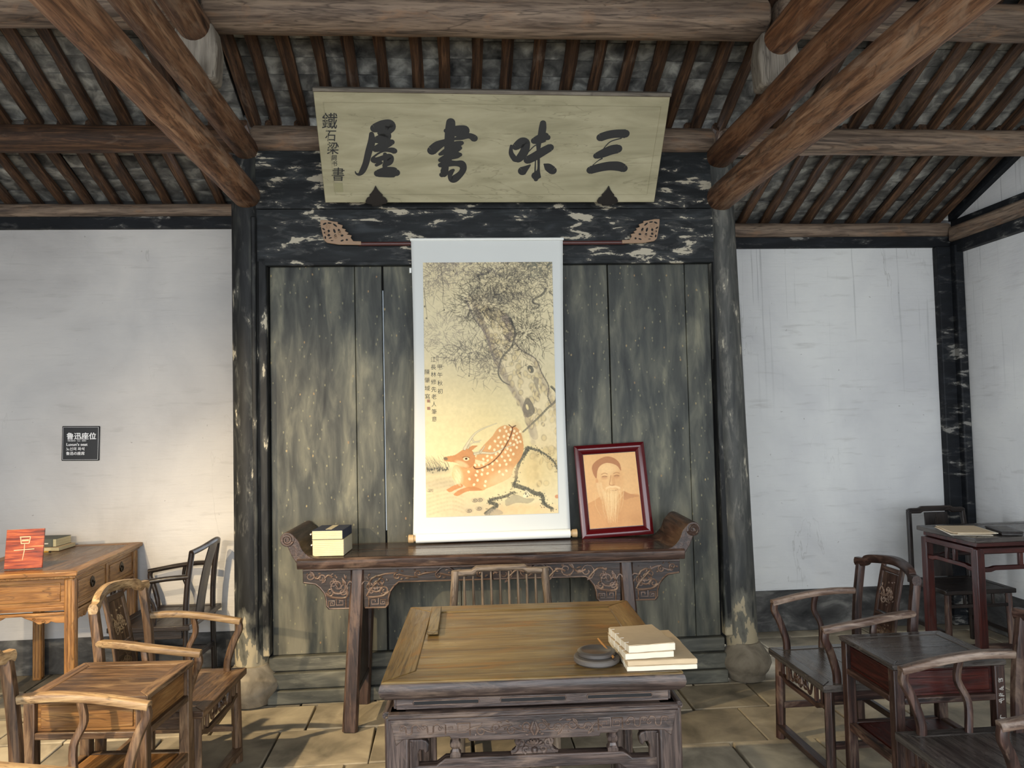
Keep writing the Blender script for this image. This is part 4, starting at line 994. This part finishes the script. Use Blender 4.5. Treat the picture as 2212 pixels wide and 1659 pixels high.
for _ in range(150):
    a, b_ = trk(r2.random()); f = r2.random(); x, y = a[0]*(1-f)+b_[0]*f, a[1]*(1-f)+b_[1]*f
    p = up_(x, y); rx, ry = r2.uniform(2.5, 6), r2.uniform(4, 9)
    A_.blob(*p, rx+1.6, ry+1.6, '#7d6f5e', r2.uniform(.35, .85)*(1.2-f*.6), .5, r2.uniform(-30, 30)); A_.blob(*p, rx, ry, '#dcc897', .7, .4, r2.uniform(-30, 30))
A_.curve(UP([(1010, 640), (1080, 800), (1060, 890), (1140, 990), (1280, 1080), (1340, 1230), (1410, 1370), (1400, 1480), (1430, 1560)]), 1.6, '#6e665b', .8)
A_.curve(UP([(560, 420), (640, 620), (760, 800), (800, 920), (860, 1120)]), 2.4, '#8b7f73', .7)
for L_, w_ in (([(1020, 640), (1070, 760), (1060, 860), (1030, 950), (930, 1060), (895, 1170), (890, 1240), (930, 1310), (1000, 1350)], 2.4), ([(1440, 1380), (1490, 1440), (1480, 1530), (1400, 1600), (1320, 1680), (1200, 1790), (1130, 1850)], 2.6), ([(690, 190), (730, 170), (790, 160), (850, 110)], 2.6), ([(1410, 330), (1370, 390), (1280, 440), (1270, 480), (1330, 500), (1320, 530), (1250, 550)], 2.4), ([(700, 190), (715, 240)], 2.)):
    A_.curve(UP(L_), w_*K, '#5d5a50', .85, w_*.6*K); A_.curve([(a+1.1, b_-.7) for a, b_ in UP(L_)], .5*K, '#b9ad8c', .5)
A_.blob(*up_(1225, 1190), 7, 10, '#5d5a50', .9, .2, -30); A_.blob(*up_(1215, 1200), 2.6, 4, '#cdb98c', 1, .2, -20)
A_.poly(UP([(1250, 1270), (1310, 1290), (1300, 1380), (1325, 1480), (1280, 1400), (1255, 1330)]), '#8f8470', .7)
A_.poly(UP([(1140, 1560), (1180, 1490), (1230, 1540), (1260, 1640), (1180, 1700), (1130, 1620)]), '#6d665a', .8); A_.blob(*up_(1180, 1590), 3, 7, '#d9c795', 1, .2, -15)
for t_ in range(40):
    a, b_ = trk(t_/40.)
    A_.blob(*up_(a[0]+28, a[1]), 6, 8, '#86786a', .30, .9); A_.blob(*up_(b_[0]-22, b_[1]), 4, 7, '#86786a', .28, .9)
# needle clusters
def needles(cx, cy, sx, sy, n, col, ln=(40, 95), al=.85, w_=.55):
    for _ in range(n):
        gx, gy = r2.gauss(0, .5), r2.gauss(0, .5)
        x, y = cx+gx*sx, cy+gy*sy
        if y < 42: y = 42+r2.random()*20
        a = math.atan2(gy, gx)+r2.uniform(-1.3, 1.3); L_ = r2.uniform(*ln)
        if x < 120 or x > 1480: continue
        A_.line(UP([(x, y), (x+L_*math.cos(a), y+L_*math.sin(a))]), w_*K, col, al, .15)
for args in ((750, 470, 300, 260, 480, '#3b3936'), (950, 250, 420, 220, 560, '#454240'), (1200, 130, 330, 130, 260, '#5b5852'), (1380, 90, 160, 120, 120, '#67695f'), (1180, 800, 250, 300, 460, '#3f3d39'),
             (640, 980, 330, 120, 220, '#5a5650'), (480, 1020, 250, 120, 110, '#6a635b'), (790, 1100, 170, 150, 110, '#6d665a'), (330, 760, 330, 200, 230, '#9a8e7c'), (250, 180, 260, 170, 230, '#7b7268'), (520, 90, 420, 100, 160, '#77706a'), (1430, 330, 90, 330, 110, '#5b5750'), (780, 1230, 180, 120, 60, '#857b6a'), (600, 520, 240, 190, 160, '#514e49'), (1130, 420, 240, 160, 120, '#5a564f'), (200, 300, 170, 170, 70, '#8e8576')):
    needles(*args[:5], args[5])
for _ in range(26): A_.blob(*up_(r2.gauss(860, 200), r2.gauss(380, 150)), r2.uniform(6, 16), r2.uniform(5, 12), '#55534f', .25, .9)
for L_ in ([(310, 90), (330, 330), (320, 420), (335, 540)], [(130, 320), (145, 500), (160, 640)], [(585, 1050), (590, 1180), (582, 1240)], [(1300, 800), (1350, 960), (1360, 1080)], [(1420, 560), (1450, 700), (1445, 810)]): A_.curve(UP(L_), .8, '#5a554d', .8, .4)
for p in ((335, 545), (582, 1248), (150, 630), (440, 130), (1448, 805), (133, 505)): A_.blob(*up_(*p), 1.6, 2.4, '#4b4842', .9, .3)
# ground, rocks
for x, y, rx, ry, c, al in ((330, 900, 60, 16, '#a2947c', .45), (420, 1150, 90, 22, '#b3a07f', .4), (1000, 1300, 80, 18, '#a99b80', .35), (300, 760, 40, 9, '#7d786c', .55), (1650, 800, 22, 50, '#c7ab74', .5), (1850, 700, 26, 60, '#c9b07a', .4), (1500, 1340, 80, 14, '#dcae78', .45), (700, 1350, 90, 16, '#bca988', .5), (500, 970, 70, 12, '#a69880', .4)): A_.blob(*lo_(x, y), rx, ry, c, al, 1.)
for k in range(9):
    y = 870+k*55; A_.curve(LO([(210, y+60), (400, y+10), (560, y-10), (700, y+40)]), 2.2, '#8f8068', .10)
for L_, w_ in (([(1600, 480), (1560, 560), (1490, 660), (1440, 800), (1430, 900), (1400, 990)], 4.2), ([(1600, 480), (1720, 510), (1850, 580), (1960, 680), (2010, 800)], 2.6), ([(1010, 1370), (1080, 1320), (1160, 1260), (1060, 1220), (1100, 1180), (1250, 1150), (1400, 1090)], 4.4), ([(1400, 990), (1560, 1050), (1680, 1110), (1780, 1140), (1800, 1220), (1830, 1280), (1930, 1340)], 5.)):
    A_.curve(LO(L_), w_*K, '#6a6656', .75, w_*.6*K)
    P_ = [(p.x, p.y) for p in spline([(a, b_, 0) for a, b_ in L_], 6)]
    for x, y in P_:
        for _ in range(4): A_.blob(*lo_(x+r2.gauss(0, 22), y+r2.gauss(0, 22)), 1.3, 1.3, '#4f4e44', .8, .4)
A_.poly(LO([(1270, 1200), (1400, 1120), (1560, 1180), (1680, 1190), (1600, 1250), (1430, 1240), (1290, 1280)]), '#8b8471', .6)
A_.poly(LO([(1010, 1370), (1080, 1310), (1200, 1330), (1230, 1390), (1000, 1400)]), '#948b78', .6)
A_.poly(LO([(1560, 1060), (1620, 1110), (1590, 1160), (1520, 1160)]), '#e2d6b2', .7)
for _ in range(14): A_.blob(*lo_(r2.uniform(1520, 1610), r2.uniform(1090, 1160)), 1, 1.3, '#55524a', .9, .3)
for cx, cy in ((930, 1180), (860, 1185), (915, 1300), (780, 1325)):
    A_.blob(*lo_(cx, cy), 8.5*K, 5*K, '#a4947a', .5, .5)
    A_.curve([(lo_(cx, cy)[0]+(.8+.55*k)*math.cos(k*.8), lo_(cx, cy)[1]+(.5+.40*k)*math.sin(k*.8)) for k in range(12)], .7, '#6b6256', .8)
for _ in range(46):
    x = r2.uniform(200, 520); y = 745-max(0, (x-420))*.3; A_.curve(LO([(x, y), (x-25*r2.random(), y-60), (x-r2.uniform(30, 110), y-r2.uniform(90, 200))]), .45, '#6b675c', .7, .2)
for _ in range(50): A_.blob(*lo_(r2.uniform(200, 500), r2.gauss(745, 14)), 1.4, 2, '#4f4e46', .8, .4)
for _ in range(20): A_.line(LO([(r2.uniform(210, 300), r2.uniform(1010, 1060))]*1+[(r2.uniform(210, 300), r2.uniform(1010, 1060))]), .5, '#5b584f', .35)
# deer
OR, OD = '#c89562', '#b98052'
A_.poly(LO([(1120, 300), (1190, 200), (1290, 155), (1380, 185), (1450, 190), (1510, 270), (1540, 400), (1540, 520), (1490, 640), (1400, 760), (1350, 880), (1200, 960), (1040, 1020), (960, 1055), (880, 1040), (760, 1010), (690, 960), (620, 930), (560, 860), (560, 760), (600, 690), (700, 700), (840, 650), (920, 520), (1000, 420), (1060, 360)]), OR, .95)
A_.blob(*lo_(1250, 880), 40, 16, '#dcc193', .55, .9, -25); A_.blob(*lo_(620, 820), 12, 24, '#dcc193', .75, .6, -15); A_.blob(*lo_(860, 880), 14, 24, OD, .55, .8, 10)
A_.blob(*lo_(1420, 350), 18, 34, OD, .45, .8); A_.blob(*lo_(1080, 620), 50, 12, '#d59c66', .4, .8, -30)
A_.poly(LO([(470, 1030), (560, 980), (660, 950), (700, 990), (600, 1030), (520, 1065)]), OD, .95); A_.poly(LO([(570, 1090), (640, 1040), (760, 1000), (860, 1000), (960, 1050), (760, 1060), (640, 1115), (580, 1110)]), OD, .95)
A_.poly(LO([(446, 578), (520, 566), (600, 550), (680, 500), (740, 470), (820, 490), (870, 560), (870, 640), (830, 720), (740, 745), (680, 710), (610, 660), (525, 645), (448, 622)]), OD, .95)
A_.blob(*lo_(690, 680), 16, 6, '#dcbf90', .7, .6, 25); A_.blob(*lo_(468, 600), 5.2, 3.4, '#6b6351', .9, .3, 15)
A_.blob(*lo_(750, 610), 7, 4.6, '#e0cda0', .9, .3); A_.blob(*lo_(750, 608), 3, 2.6, '#43241a', 1, .3); A_.curve(LO([(700, 590), (750, 580), (800, 600)]), .7, '#6b4a33', .8)
A_.poly(LO([(780, 470), (830, 430), (910, 430), (860, 470), (810, 510)]), OD, .95); A_.poly(LO([(870, 620), (940, 640), (1040, 670), (960, 690), (880, 680)]), '#dfc496', .9)
for L_, w_ in (([(730, 470), (800, 360), (880, 260), (1000, 190), (1180, 125)], 3.), ([(840, 340), (870, 380), (960, 355)], 1.5), ([(780, 460), (820, 400), (940, 380)], 1.6), ([(870, 545), (960, 530), (1120, 540), (1260, 480), (1400, 430)], 2.8), ([(940, 530), (980, 480), (1010, 430)], 1.5), ([(860, 530), (920, 520), (950, 480)], 1.2)):
    A_.curve(LO(L_), w_*K+.5, '#7b7263', .85, .8); A_.curve(LO(L_), w_*K-.4, '#cbbf9d', .95, .5)
A_.curve(LO([(850, 720), (880, 750), (960, 740), (1100, 670), (1230, 540), (1340, 360), (1390, 240), (1395, 190), (1440, 165)]), 1.2*K, '#5d3a2b', .9); A_.curve(LO([(1395, 190), (1345, 150)]), 1., '#5d3a2b', .9)
sp_pts = [(1290, 185), (1220, 230), (1310, 240), (1370, 215), (1420, 240), (1455, 275), (1405, 300), (1340, 285), (1275, 310), (1200, 325), (1330, 340), (1400, 345), (1440, 365), (1150, 375), (1230, 390), (1290, 385), (1360, 410), (1410, 430), (1080, 450), (1190, 440), (1250, 450), (1450, 470), (1320, 485), (1140, 495), (1070, 470), (1290, 530), (1365, 505), (1210, 525), (1040, 580), (1160, 555), (1100, 600), (1240, 590), (1330, 580), (1400, 560), (1045, 640), (1170, 650), (1280, 650), (1355, 640), (985, 620), (925, 700), (870, 700), (985, 690), (1110, 690), (1210, 710), (1040, 730), (1300, 700), (970, 770), (900, 790), (1110, 770), (1200, 800), (780, 790), (880, 840), (960, 830), (1040, 820), (790, 890), (900, 910), (1300, 790), (850, 970), (1010, 930), (1460, 400), (1480, 330), (1500, 250), (1500, 390), (1250, 840), (1000, 990)]
for x, y in sp_pts: A_.blob(*lo_(x, y), 2.5*K, 3.1*K, '#e8d5aa', .9, .35, r2.uniform(-50, 50))
for _ in range(70): x, y = r2.uniform(580, 660), r2.uniform(740, 940); A_.line(LO([(x, y), (x+20, y+50)]), .4, '#e3cda2', .5)
A_.blob(*lo_(1995, 1170), 5.5, 4.5, '#c17a55', .8, .15)
A_.grain(.10, 6); A_.grain(.06, 3)
t = thing('hanging_scroll', (0, 0, 0), 0, 'tall paper hanging scroll painted with a spotted deer under a pine', 'painting')
def surf(X, Zt):   # X in metres, Zt 0 at the rod, 1 at the roller
    Y = 4.683-.028*Zt+.004*np.sin(Zt*5+X*3)+.010*((X-.22)/.47)**2*np.sin(Zt*3.14)
    return Y
class _S: pass
mt = Art(40, 90, '#c9cbc7'); mt.grain(.03, 8)
def f_m(u, v):
    xl = -.2455-.016*v+.012*np.sin(v*3.14); xr = .699-.004*v-.014*np.sin(v*3.14); X = xl+(xr-xl)*u
    return X, surf(X, v), 2.795-(2.795-.985)*v
o = mt.sheet('mounting', f_m, 'paintcol', t); sd = o.modifiers.new('thickness', 'SOLIDIFY'); sd.thickness = .0015; sd.offset = -1
def f_p(u, v):
    xl = -.1745-.006*v; xr = .6275-.004*v; X = xl+(xr-xl)*u; Z = 2.648-1.556*v
    return X, surf(X, (2.795-Z)/1.81)-.0032, Z
A_.sheet('painted_silk', f_p, 'paintcol', t)
obj('top_rod', B().tube([(-.25, 4.683, 2.792), (.703, 4.683, 2.792)], .009, n=12), 'paper', t, 0)
ro = obj('bottom_roller', B().tube([(-.245, 4.648, .968), (.69, 4.648, .968)], .027, n=20), 'paper', t, 0)
for s, xk in ((-1, -.245), (1, .69)): obj('roller_knob', B().tube([(xk, 4.648, .968), (xk+s*.012, 4.648, .968), (xk+s*.014, 4.648, .968), (xk+s*.042, 4.648, .968), (xk+s*.046, 4.648, .968)], [.016, .018, .024, .026, .018], n=16, upv=(0, 0, 1)), 'knob', t, 0)
obj('hanging_tab', B().box((-.252, 4.68, 2.60), (.012, .004, .03)), 'paper', t, 0)
for col_, (x0, z0), n_, pit in (('甲午秋初', (-.088, 2.01), 4, .050), ('江長林修先老人筆意', (-.127, 2.055), 9, .0455), ('陳肇域寫', (-.166, 1.98), 4, .050)):
    for k, ch in enumerate(col_):
        z = z0-pit*k; text('brush_character', ch, .034, (x0-.012, float(surf(np.float64(x0), (2.795-z)/1.81))-.0042, z-.02), t, 'ink2', extrude=.0002)
for k in range(2): obj('seal', B().box((-.156, 4.668, 1.795-.045*k), (.016, .001, .018)), plain('seal_red', '#9a7560', .7), t, 0, 0)

# ------------------------------------------------------------------ framed portrait
t = thing('portrait_frame', (.985, 4.655, .937), (R(-10.5), R(-2.2), 0), 'glossy dark red framed portrait of a bearded old man wearing a cap', 'picture frame')
FW, FH = .445, .572
for i in range(4):
    W_, H_ = (FW, FH) if i % 2 == 0 else (FH, FW)
    prof = [(0, 0), (0, .022), (.012, .028), (.030, .026), (.046, .012), (.050, .010), (.056, .002), (.056, 0)]
    b = B(); r_a = [b.bm.verts.new((-(W_/2-d), -y, -(H_/2-d))) for d, y in prof]; r_b = [b.bm.verts.new((W_/2-d, -y, -(H_/2-d))) for d, y in prof]
    for k in range(len(prof)-1): b.bm.faces.new((r_a[k], r_a[k+1], r_b[k+1], r_b[k]))
    b.xf(Matrix.Translation((0, 0, FH/2)) @ Matrix.Rotation(R(90*i), 4, 'Y')); obj('frame_rail', b, 'red', t, 0, 50)
obj('inner_lip', B().prism([(-.176, .052), (.176, .052), (.176, FH-.052), (-.176, FH-.052)], -.004, .0), 'redsub', t, 0)
obj('backing_board', B().box((0, .004, FH/2), (FW-.01, .008, FH-.01)), 'redsub', t, 0)
Pt = Art(200, 270, '#d3a56e')
def pf(x, y): v = (y-262)/1120.; return ((x-272-84*v)/825.*200, v*270)
PF = lambda L_: [pf(*p) for p in L_]
r3 = random.Random(9)
for _ in range(30): Pt.blob(r3.uniform(0, 200), r3.uniform(0, 270), r3.uniform(20, 60), r3.uniform(20, 60), r3.choice(['#dab07a', '#cfa06a', '#d8ab74']), .3, 1.2)
Pt.poly(PF([(330, 1000), (430, 960), (560, 900), (700, 960), (860, 870), (900, 850), (1000, 900), (1150, 950), (1200, 1380), (350, 1400)]), '#c08a54', .8)
Pt.poly(PF([(890, 840), (960, 890), (1130, 940), (1000, 960), (890, 980)]), '#a87248', .6)
for _ in range(10): Pt.blob(*pf(r3.uniform(380, 1150), r3.uniform(1050, 1350)), r3.uniform(10, 25), r3.uniform(15, 40), r3.choice(['#b8834f', '#c9955e']), .4, 1.)
Pt.blob(*pf(670, 640), 47, 78, '#d9ae78', 1, .15)
Pt.blob(*pf(800, 660), 20, 42, '#c48f5a', .5, .9); Pt.blob(*pf(560, 760), 16, 30, '#cf9d68', .4, .9); Pt.blob(*pf(650, 500), 34, 20, '#e2bc86', .7, .9)
Pt.poly(PF([(405, 480), (420, 420), (500, 350), (640, 305), (760, 340), (840, 420), (862, 520), (850, 530), (790, 450), (650, 405), (540, 440), (490, 520), (475, 630), (430, 570)]), '#a36b44', .9)
for x, d in ((600, -1), (790, 1)):
    Pt.curve(PF([(x-50, 575), (x, 560), (x+45, 575)]), 1.6, '#a8774c', .55); Pt.blob(*pf(x, 615), 12, 4, '#a8744a', .55, .6); Pt.curve(PF([(x-35, 612), (x, 604), (x+35, 614)]), 1., '#7d4f30', .7); Pt.blob(*pf(x, 640), 12, 4, '#bf8b5a', .5, .8)
Pt.curve(PF([(700, 600), (685, 680), (675, 735), (710, 752), (750, 745)]), 1.6, '#b07d50', .7); Pt.blob(*pf(735, 690), 6, 20, '#c08d5a', .5, .8)
Pt.curve(PF([(620, 790), (680, 770), (720, 775), (770, 775), (830, 800)]), 3.6, '#e4c08c', .7)
Pt.curve(PF([(690, 828), (750, 832), (800, 825)]), 1.4, '#8f5d3a', .8)
Pt.blob(*pf(480, 680), 5, 12, '#c9935f', .8, .4)
for _ in range(130):
    x = r3.gauss(690, 75); y0_ = r3.uniform(800, 900); L_ = r3.uniform(150, 460); Pt.curve(PF([(x, y0_), (x+r3.uniform(-20, 20), y0_+L_*.5), (690+(x-690)*.7+r3.uniform(-15, 15), y0_+L_)]), 1.1, r3.choice(['#e6c692', '#dcb982', '#d0a56e']), .5, .4, 3)
for _ in range(30): x = r3.uniform(470, 560); Pt.curve(PF([(x, 700), (x+20, 820), (x+60, 950)]), .8, '#dcb884', .4, .3, 3)
Pt.grain(.08, 5)
Pt.sheet('portrait_print', lambda u, v: (-.166+.332*u, u*0-.0052, FH-.058-(FH-.116)*v), 'portrait', t)

# ------------------------------------------------------------------ books and things on the altar table
def book(name, loc, rz, dims, cover, pages, label, cat='book', group=None, lay=4, spine=True, cl=None):
    """string-bound book lying flat: covers top and bottom, page block, spine on -X"""
    w_, d_, h = dims; t = thing(name, loc, rz, label, cat, group)
    obj('page_block', B().box((.001, 0, h/2), (w_-.004, d_-.004, h-.003)), pages, t, .001)
    for k in range(1, lay): obj('page_crease', B().box((.001, 0, h*k/lay), (w_-.001, d_-.001, .0008)), 'cream', t, 0, 0) if lay > 1 else None
    for z in (.0012, h-.0012): obj('cover', B().box((0, 0, z), (w_, d_, .0024)), cover, t, .0008)
    return t
bx_ = book('cased_book', (-.708, 4.455, .937), -4, (.175, .235, .088), 'page_edge', 'page_edge', 'lower cased book, all cream page edges, on the left end of the altar table', 'book', None, 9)
b1_ = book('cased_book', (-.712, 4.462, 1.026), -5, (.172, .225, .050), 'blue', 'page_edge', 'upper book with a navy cloth cover and paper label, left on the altar table', 'book', None, 5)
obj('title_label', B().box((.0, .01, .0508), (.035, .17, .001)), 'label', b1_, 0); obj('end_label', B().box((.087, 0, .027), (.001, .06, .03)), 'label', b1_, 0)
for t_, z, hh in ((bx_, .06, .088), (b1_, .03, .05)):
    obj('side_cover', B().box((.0875, 0, hh/2), (.002, .225, hh-.002)), 'label' if t_ is bx_ else 'blue', t_, 0)
    for y in (-.10, .04): obj('bone_clasp', B().tube([(-.092, y-.01, z), (-.092, y+.012, z)], .004, n=8), 'bone', t_, 0)

# ------------------------------------------------------------------ things on the square table
def old_book(loc, rz, dims, label, n=2, seed=0, cover='cream'):
    r0 = random.Random(seed); w_, d_, h = dims; t = thing('thread_bound_book', loc, rz, label, 'book', 'worn books on the square table')
    def rag(e): 
        q = []
        for (x0, y0), (x1, y1) in (((-1, -1), (1, -1)), ((1, -1), (1, 1)), ((1, 1), (-1, 1)), ((-1, 1), (-1, -1))):
            for k in range(5):
                f = k/5; q.append(((x0+(x1-x0)*f)*w_/2+r0.uniform(-e, e), (y0+(y1-y0)*f)*d_/2+r0.uniform(-e, e)))
        return q
    for k in range(n):
        z0, z1 = h*k/n, h*(k+1)/n-.001
        obj('page_block', B().prism(rag(.002), z0, z1-.002, 'XY'), 'white_pg' if k % 2 == 0 else 'cream', t, .001)
        obj('cover', B().prism(rag(.004), z1-.002, z1, 'XY'), cover, t, .0008)
    b = B()
    for y in (-.35, -.12, .12, .35): b.tube([(-w_/2+.012, y*d_, h), (-w_/2-.001, y*d_, h), (-w_/2-.001, y*d_, 0)], .0008, n=4)
    o = obj('binding_thread', b, 'bone', t, 0); o['kind'] = 'stuff'
    return t
old_book((.680, 2.715, .826), -1, (.235, .345, .036), 'larger frayed cream book lying underneath, right corner of the square table', 2, 1)
old_book((.632, 2.672, .863), 3, (.165, .235, .022), 'white-edged middle book of the pile on the square table', 1, 3)
old_book((.636, 2.668, .886), 5, (.163, .232, .026), 'stained pink-beige book topmost of the pile on the square table', 1, 2)
t = thing('inkstone', (.478, 2.665, .826), 0, 'round dark inkstone with raised lid on the front right of the square table', 'inkstone')
obj('stone_base', B().lathe([(.074, 0), (.080, .006), (.080, .018), (.076, .022), (.066, .022)], n=32), 'ink_stone', t, 0, 40)
obj('stone_lid', B().lathe([(.062, 0), (.066, .004), (.066, .014), (.060, .018), (.050, .018), (.048, .0165)], (0, .006, .022), 32), 'ink_well', t, 0, 40)
t = thing('writing_brush', (0, 0, 0), 0, 'short bamboo writing brush resting across the round inkstone', 'brush')
pa, pb_ = Vector((.505, 2.775, .872)), Vector((.528, 2.605, .852))
obj('handle', B().tube([pa, pa+(pb_-pa)*.5, pb_], [.0035, .0045, .0045], n=10), 'bamboo', t, 0); obj('ferrule', B().tube([pb_, pb_+(pb_-pa)*.05], .005, n=10), 'tip', t, 0)
o = obj('wooden_ruler_weight', B().box((0, 0, 0), (.044, .385, .018)), 'teacher_top', None, .003); o.location = (-.099, 3.275, .835); o.rotation_euler = (0, 0, R(-1)); tag(o, 'long flat wooden paperweight on the left of the square table', 'paperweight')

# ------------------------------------------------------------------ left desk top, wall sign
t = thing('wooden_plate', (-2.476, 4.600, .881), (R(-9), R(-.5), R(2)), 'red wooden plate with a carved character, standing on the drawer desk', 'plate')
obj('plate_board', B().box((0, 0, .113), (.205, .012, .222)), 'plate', t, .002)
b = B(); y = -.0068
def cs(L_, r_): b.tube([(a, y, c) for a, c in L_], r_, .0015, n=6, upv=(0, 1, 0))
M['cut'] = plain('pale_carved_cut', '#d9a382', .6)
cs([(-.028, .180), (.030, .180)], .0035); cs([(-.024, .178), (-.018, .142)], .003); cs([(.030, .180), (.024, .142)], .003); cs([(-.016, .160), (.022, .161)], .006); cs([(-.018, .143), (.024, .143)], .003)
cs([(-.055, .106), (.055, .110)], .0028); cs([(0, .140), (.001, .10), (-.006, .05)], [.002, .003, .0015])
o = obj('carved_character', b, 'cut', t, 0); o['kind'] = 'stuff'
bkA = book('cased_book', (-2.715, 5.33, .881), -3, (.26, .20, .022), 'cream', 'page_edge', 'thin pale book lying under the grey cased book on the drawer desk', 'book', None, 2)
bkB = book('cased_book', (-2.735, 5.345, .904), -4, (.24, .175, .052), 'grey_cloth', 'page_edge', 'grey cloth-cased book with white clasps on the drawer desk', 'book', None, 3)
obj('front_cover', B().box((-.01, -.0875, .026), (.22, .002, .048)), 'grey_cloth', bkB, 0)
for x in (.02, .06): obj('bone_clasp', B().tube([(x-.015, -.091, .022), (x+.012, -.091, .022)], .004, n=8), 'bone', bkB, 0)
t = thing('pencil', (-2.67, 5.16, .888), -3, 'short yellow pencil beside the red plate on the drawer desk', 'pencil')
obj('barrel', B().tube([(-.10, 0, 0), (.052, 0, 0)], .0055, n=6), 'pencil', t, 0); obj('end_cap', B().tube([(.052, 0, 0), (.064, 0, 0)], .006, n=8), 'tip', t, 0)
t = thing('wall_sign', (-2.589, YL-.008, 1.572), (0, R(1.2), 0), 'small square black sign with white lettering on the left white wall', 'sign')
obj('sign_plate', B().box((0, 0, 0), (.252, .010, .240)), 'signblk', t, .006)
b = B()
for c, d in (((0, .112), (.236, .0015)), ((0, -.112), (.236, .0015)), ((-.1175, 0), (.0015, .224)), ((.1175, 0), (.0015, .224))): b.box((c[0], -.0055, c[1]), (d[0], .001, d[1]))
o = obj('white_border', b, 'signwht', t, 0, 0); o['kind'] = 'stuff'
for s_, sz, z, off, sx in (('鲁迅座位', .050, .032, .0011, 1.0), ('（鲁迅座位 · Seat · 座席）', .0125, .0145, 0, 1.), ("Luxun's seat", .027, -.016, .0006, 1.06), ('노신의 좌석', .025, -.047, .0004, 1.02), ('鲁迅の座席', .025, -.078, .0004, 1.0)):
    text('lettering', s_, sz, (-.095, -.0058, z), t, 'signwht', off=off, sx=sx, extrude=.0003)

# ------------------------------------------------------------------ right table papers
t = thing('paper_stack', (3.25, 4.70, .881), -14, 'loose cream papers on the tall dark table by the right wall', 'papers')
for k in range(4): obj('sheet', B().box((.012*((k*7) % 3), .01*((k*5) % 3), .003+.005*k), (.235, .30, .0045), Matrix.Rotation(R(3*((k*3) % 4)-4), 3, 'Z')), 'cream' if k % 2 else 'white_pg', t, .0005)
t = thing('ink_box', (3.46, 4.62, .881), -16, 'flat black ink box behind the cream papers on the tall table', 'box')
obj('box_body', B().box((0, 0, .009), (.12, .25, .018)), 'black_wood', t, .003); obj('box_lid', B().box((0, 0, .022), (.125, .26, .009)), 'black_wood', t, .003)
obj('ink_surface', B().box((0, .02, .0272), (.07, .15, .001)), 'ink_stone', t, 0)

# ------------------------------------------------------------------ lettering becomes real mesh
bpy.context.view_layer.update(); dg = bpy.context.evaluated_depsgraph_get()
for o in [x for x in bpy.data.objects if x.type == 'FONT']:
    me = bpy.data.meshes.new_from_object(o.evaluated_get(dg)); bd = o.get('bold', 0)
    if bd > 0:                          # a heavier stroke: the same glyphs again, a hair to each side
        bm = bmesh.new()
        for dx, dy, dz in ((0, 0, 0), (bd, 0, .00003), (-bd, 0, .00006), (0, bd*.7, .00009), (0, -bd*.7, .00012)):
            me.transform(Matrix.Translation((dx, dy, dz))); bm.from_mesh(me); me.transform(Matrix.Translation((-dx, -dy, -dz)))
        bm.to_mesh(me); bm.free()
    n_ = bpy.data.objects.new(o.name, me); nm = o.name
    if not me.materials: me.materials.append(o.data.materials[0])
    n_.location, n_.rotation_euler, n_.scale = o.location.copy(), o.rotation_euler.copy(), o.scale.copy(); par = o.parent
    bpy.data.objects.remove(o); COL.objects.link(n_); n_.name = nm; n_.parent = par
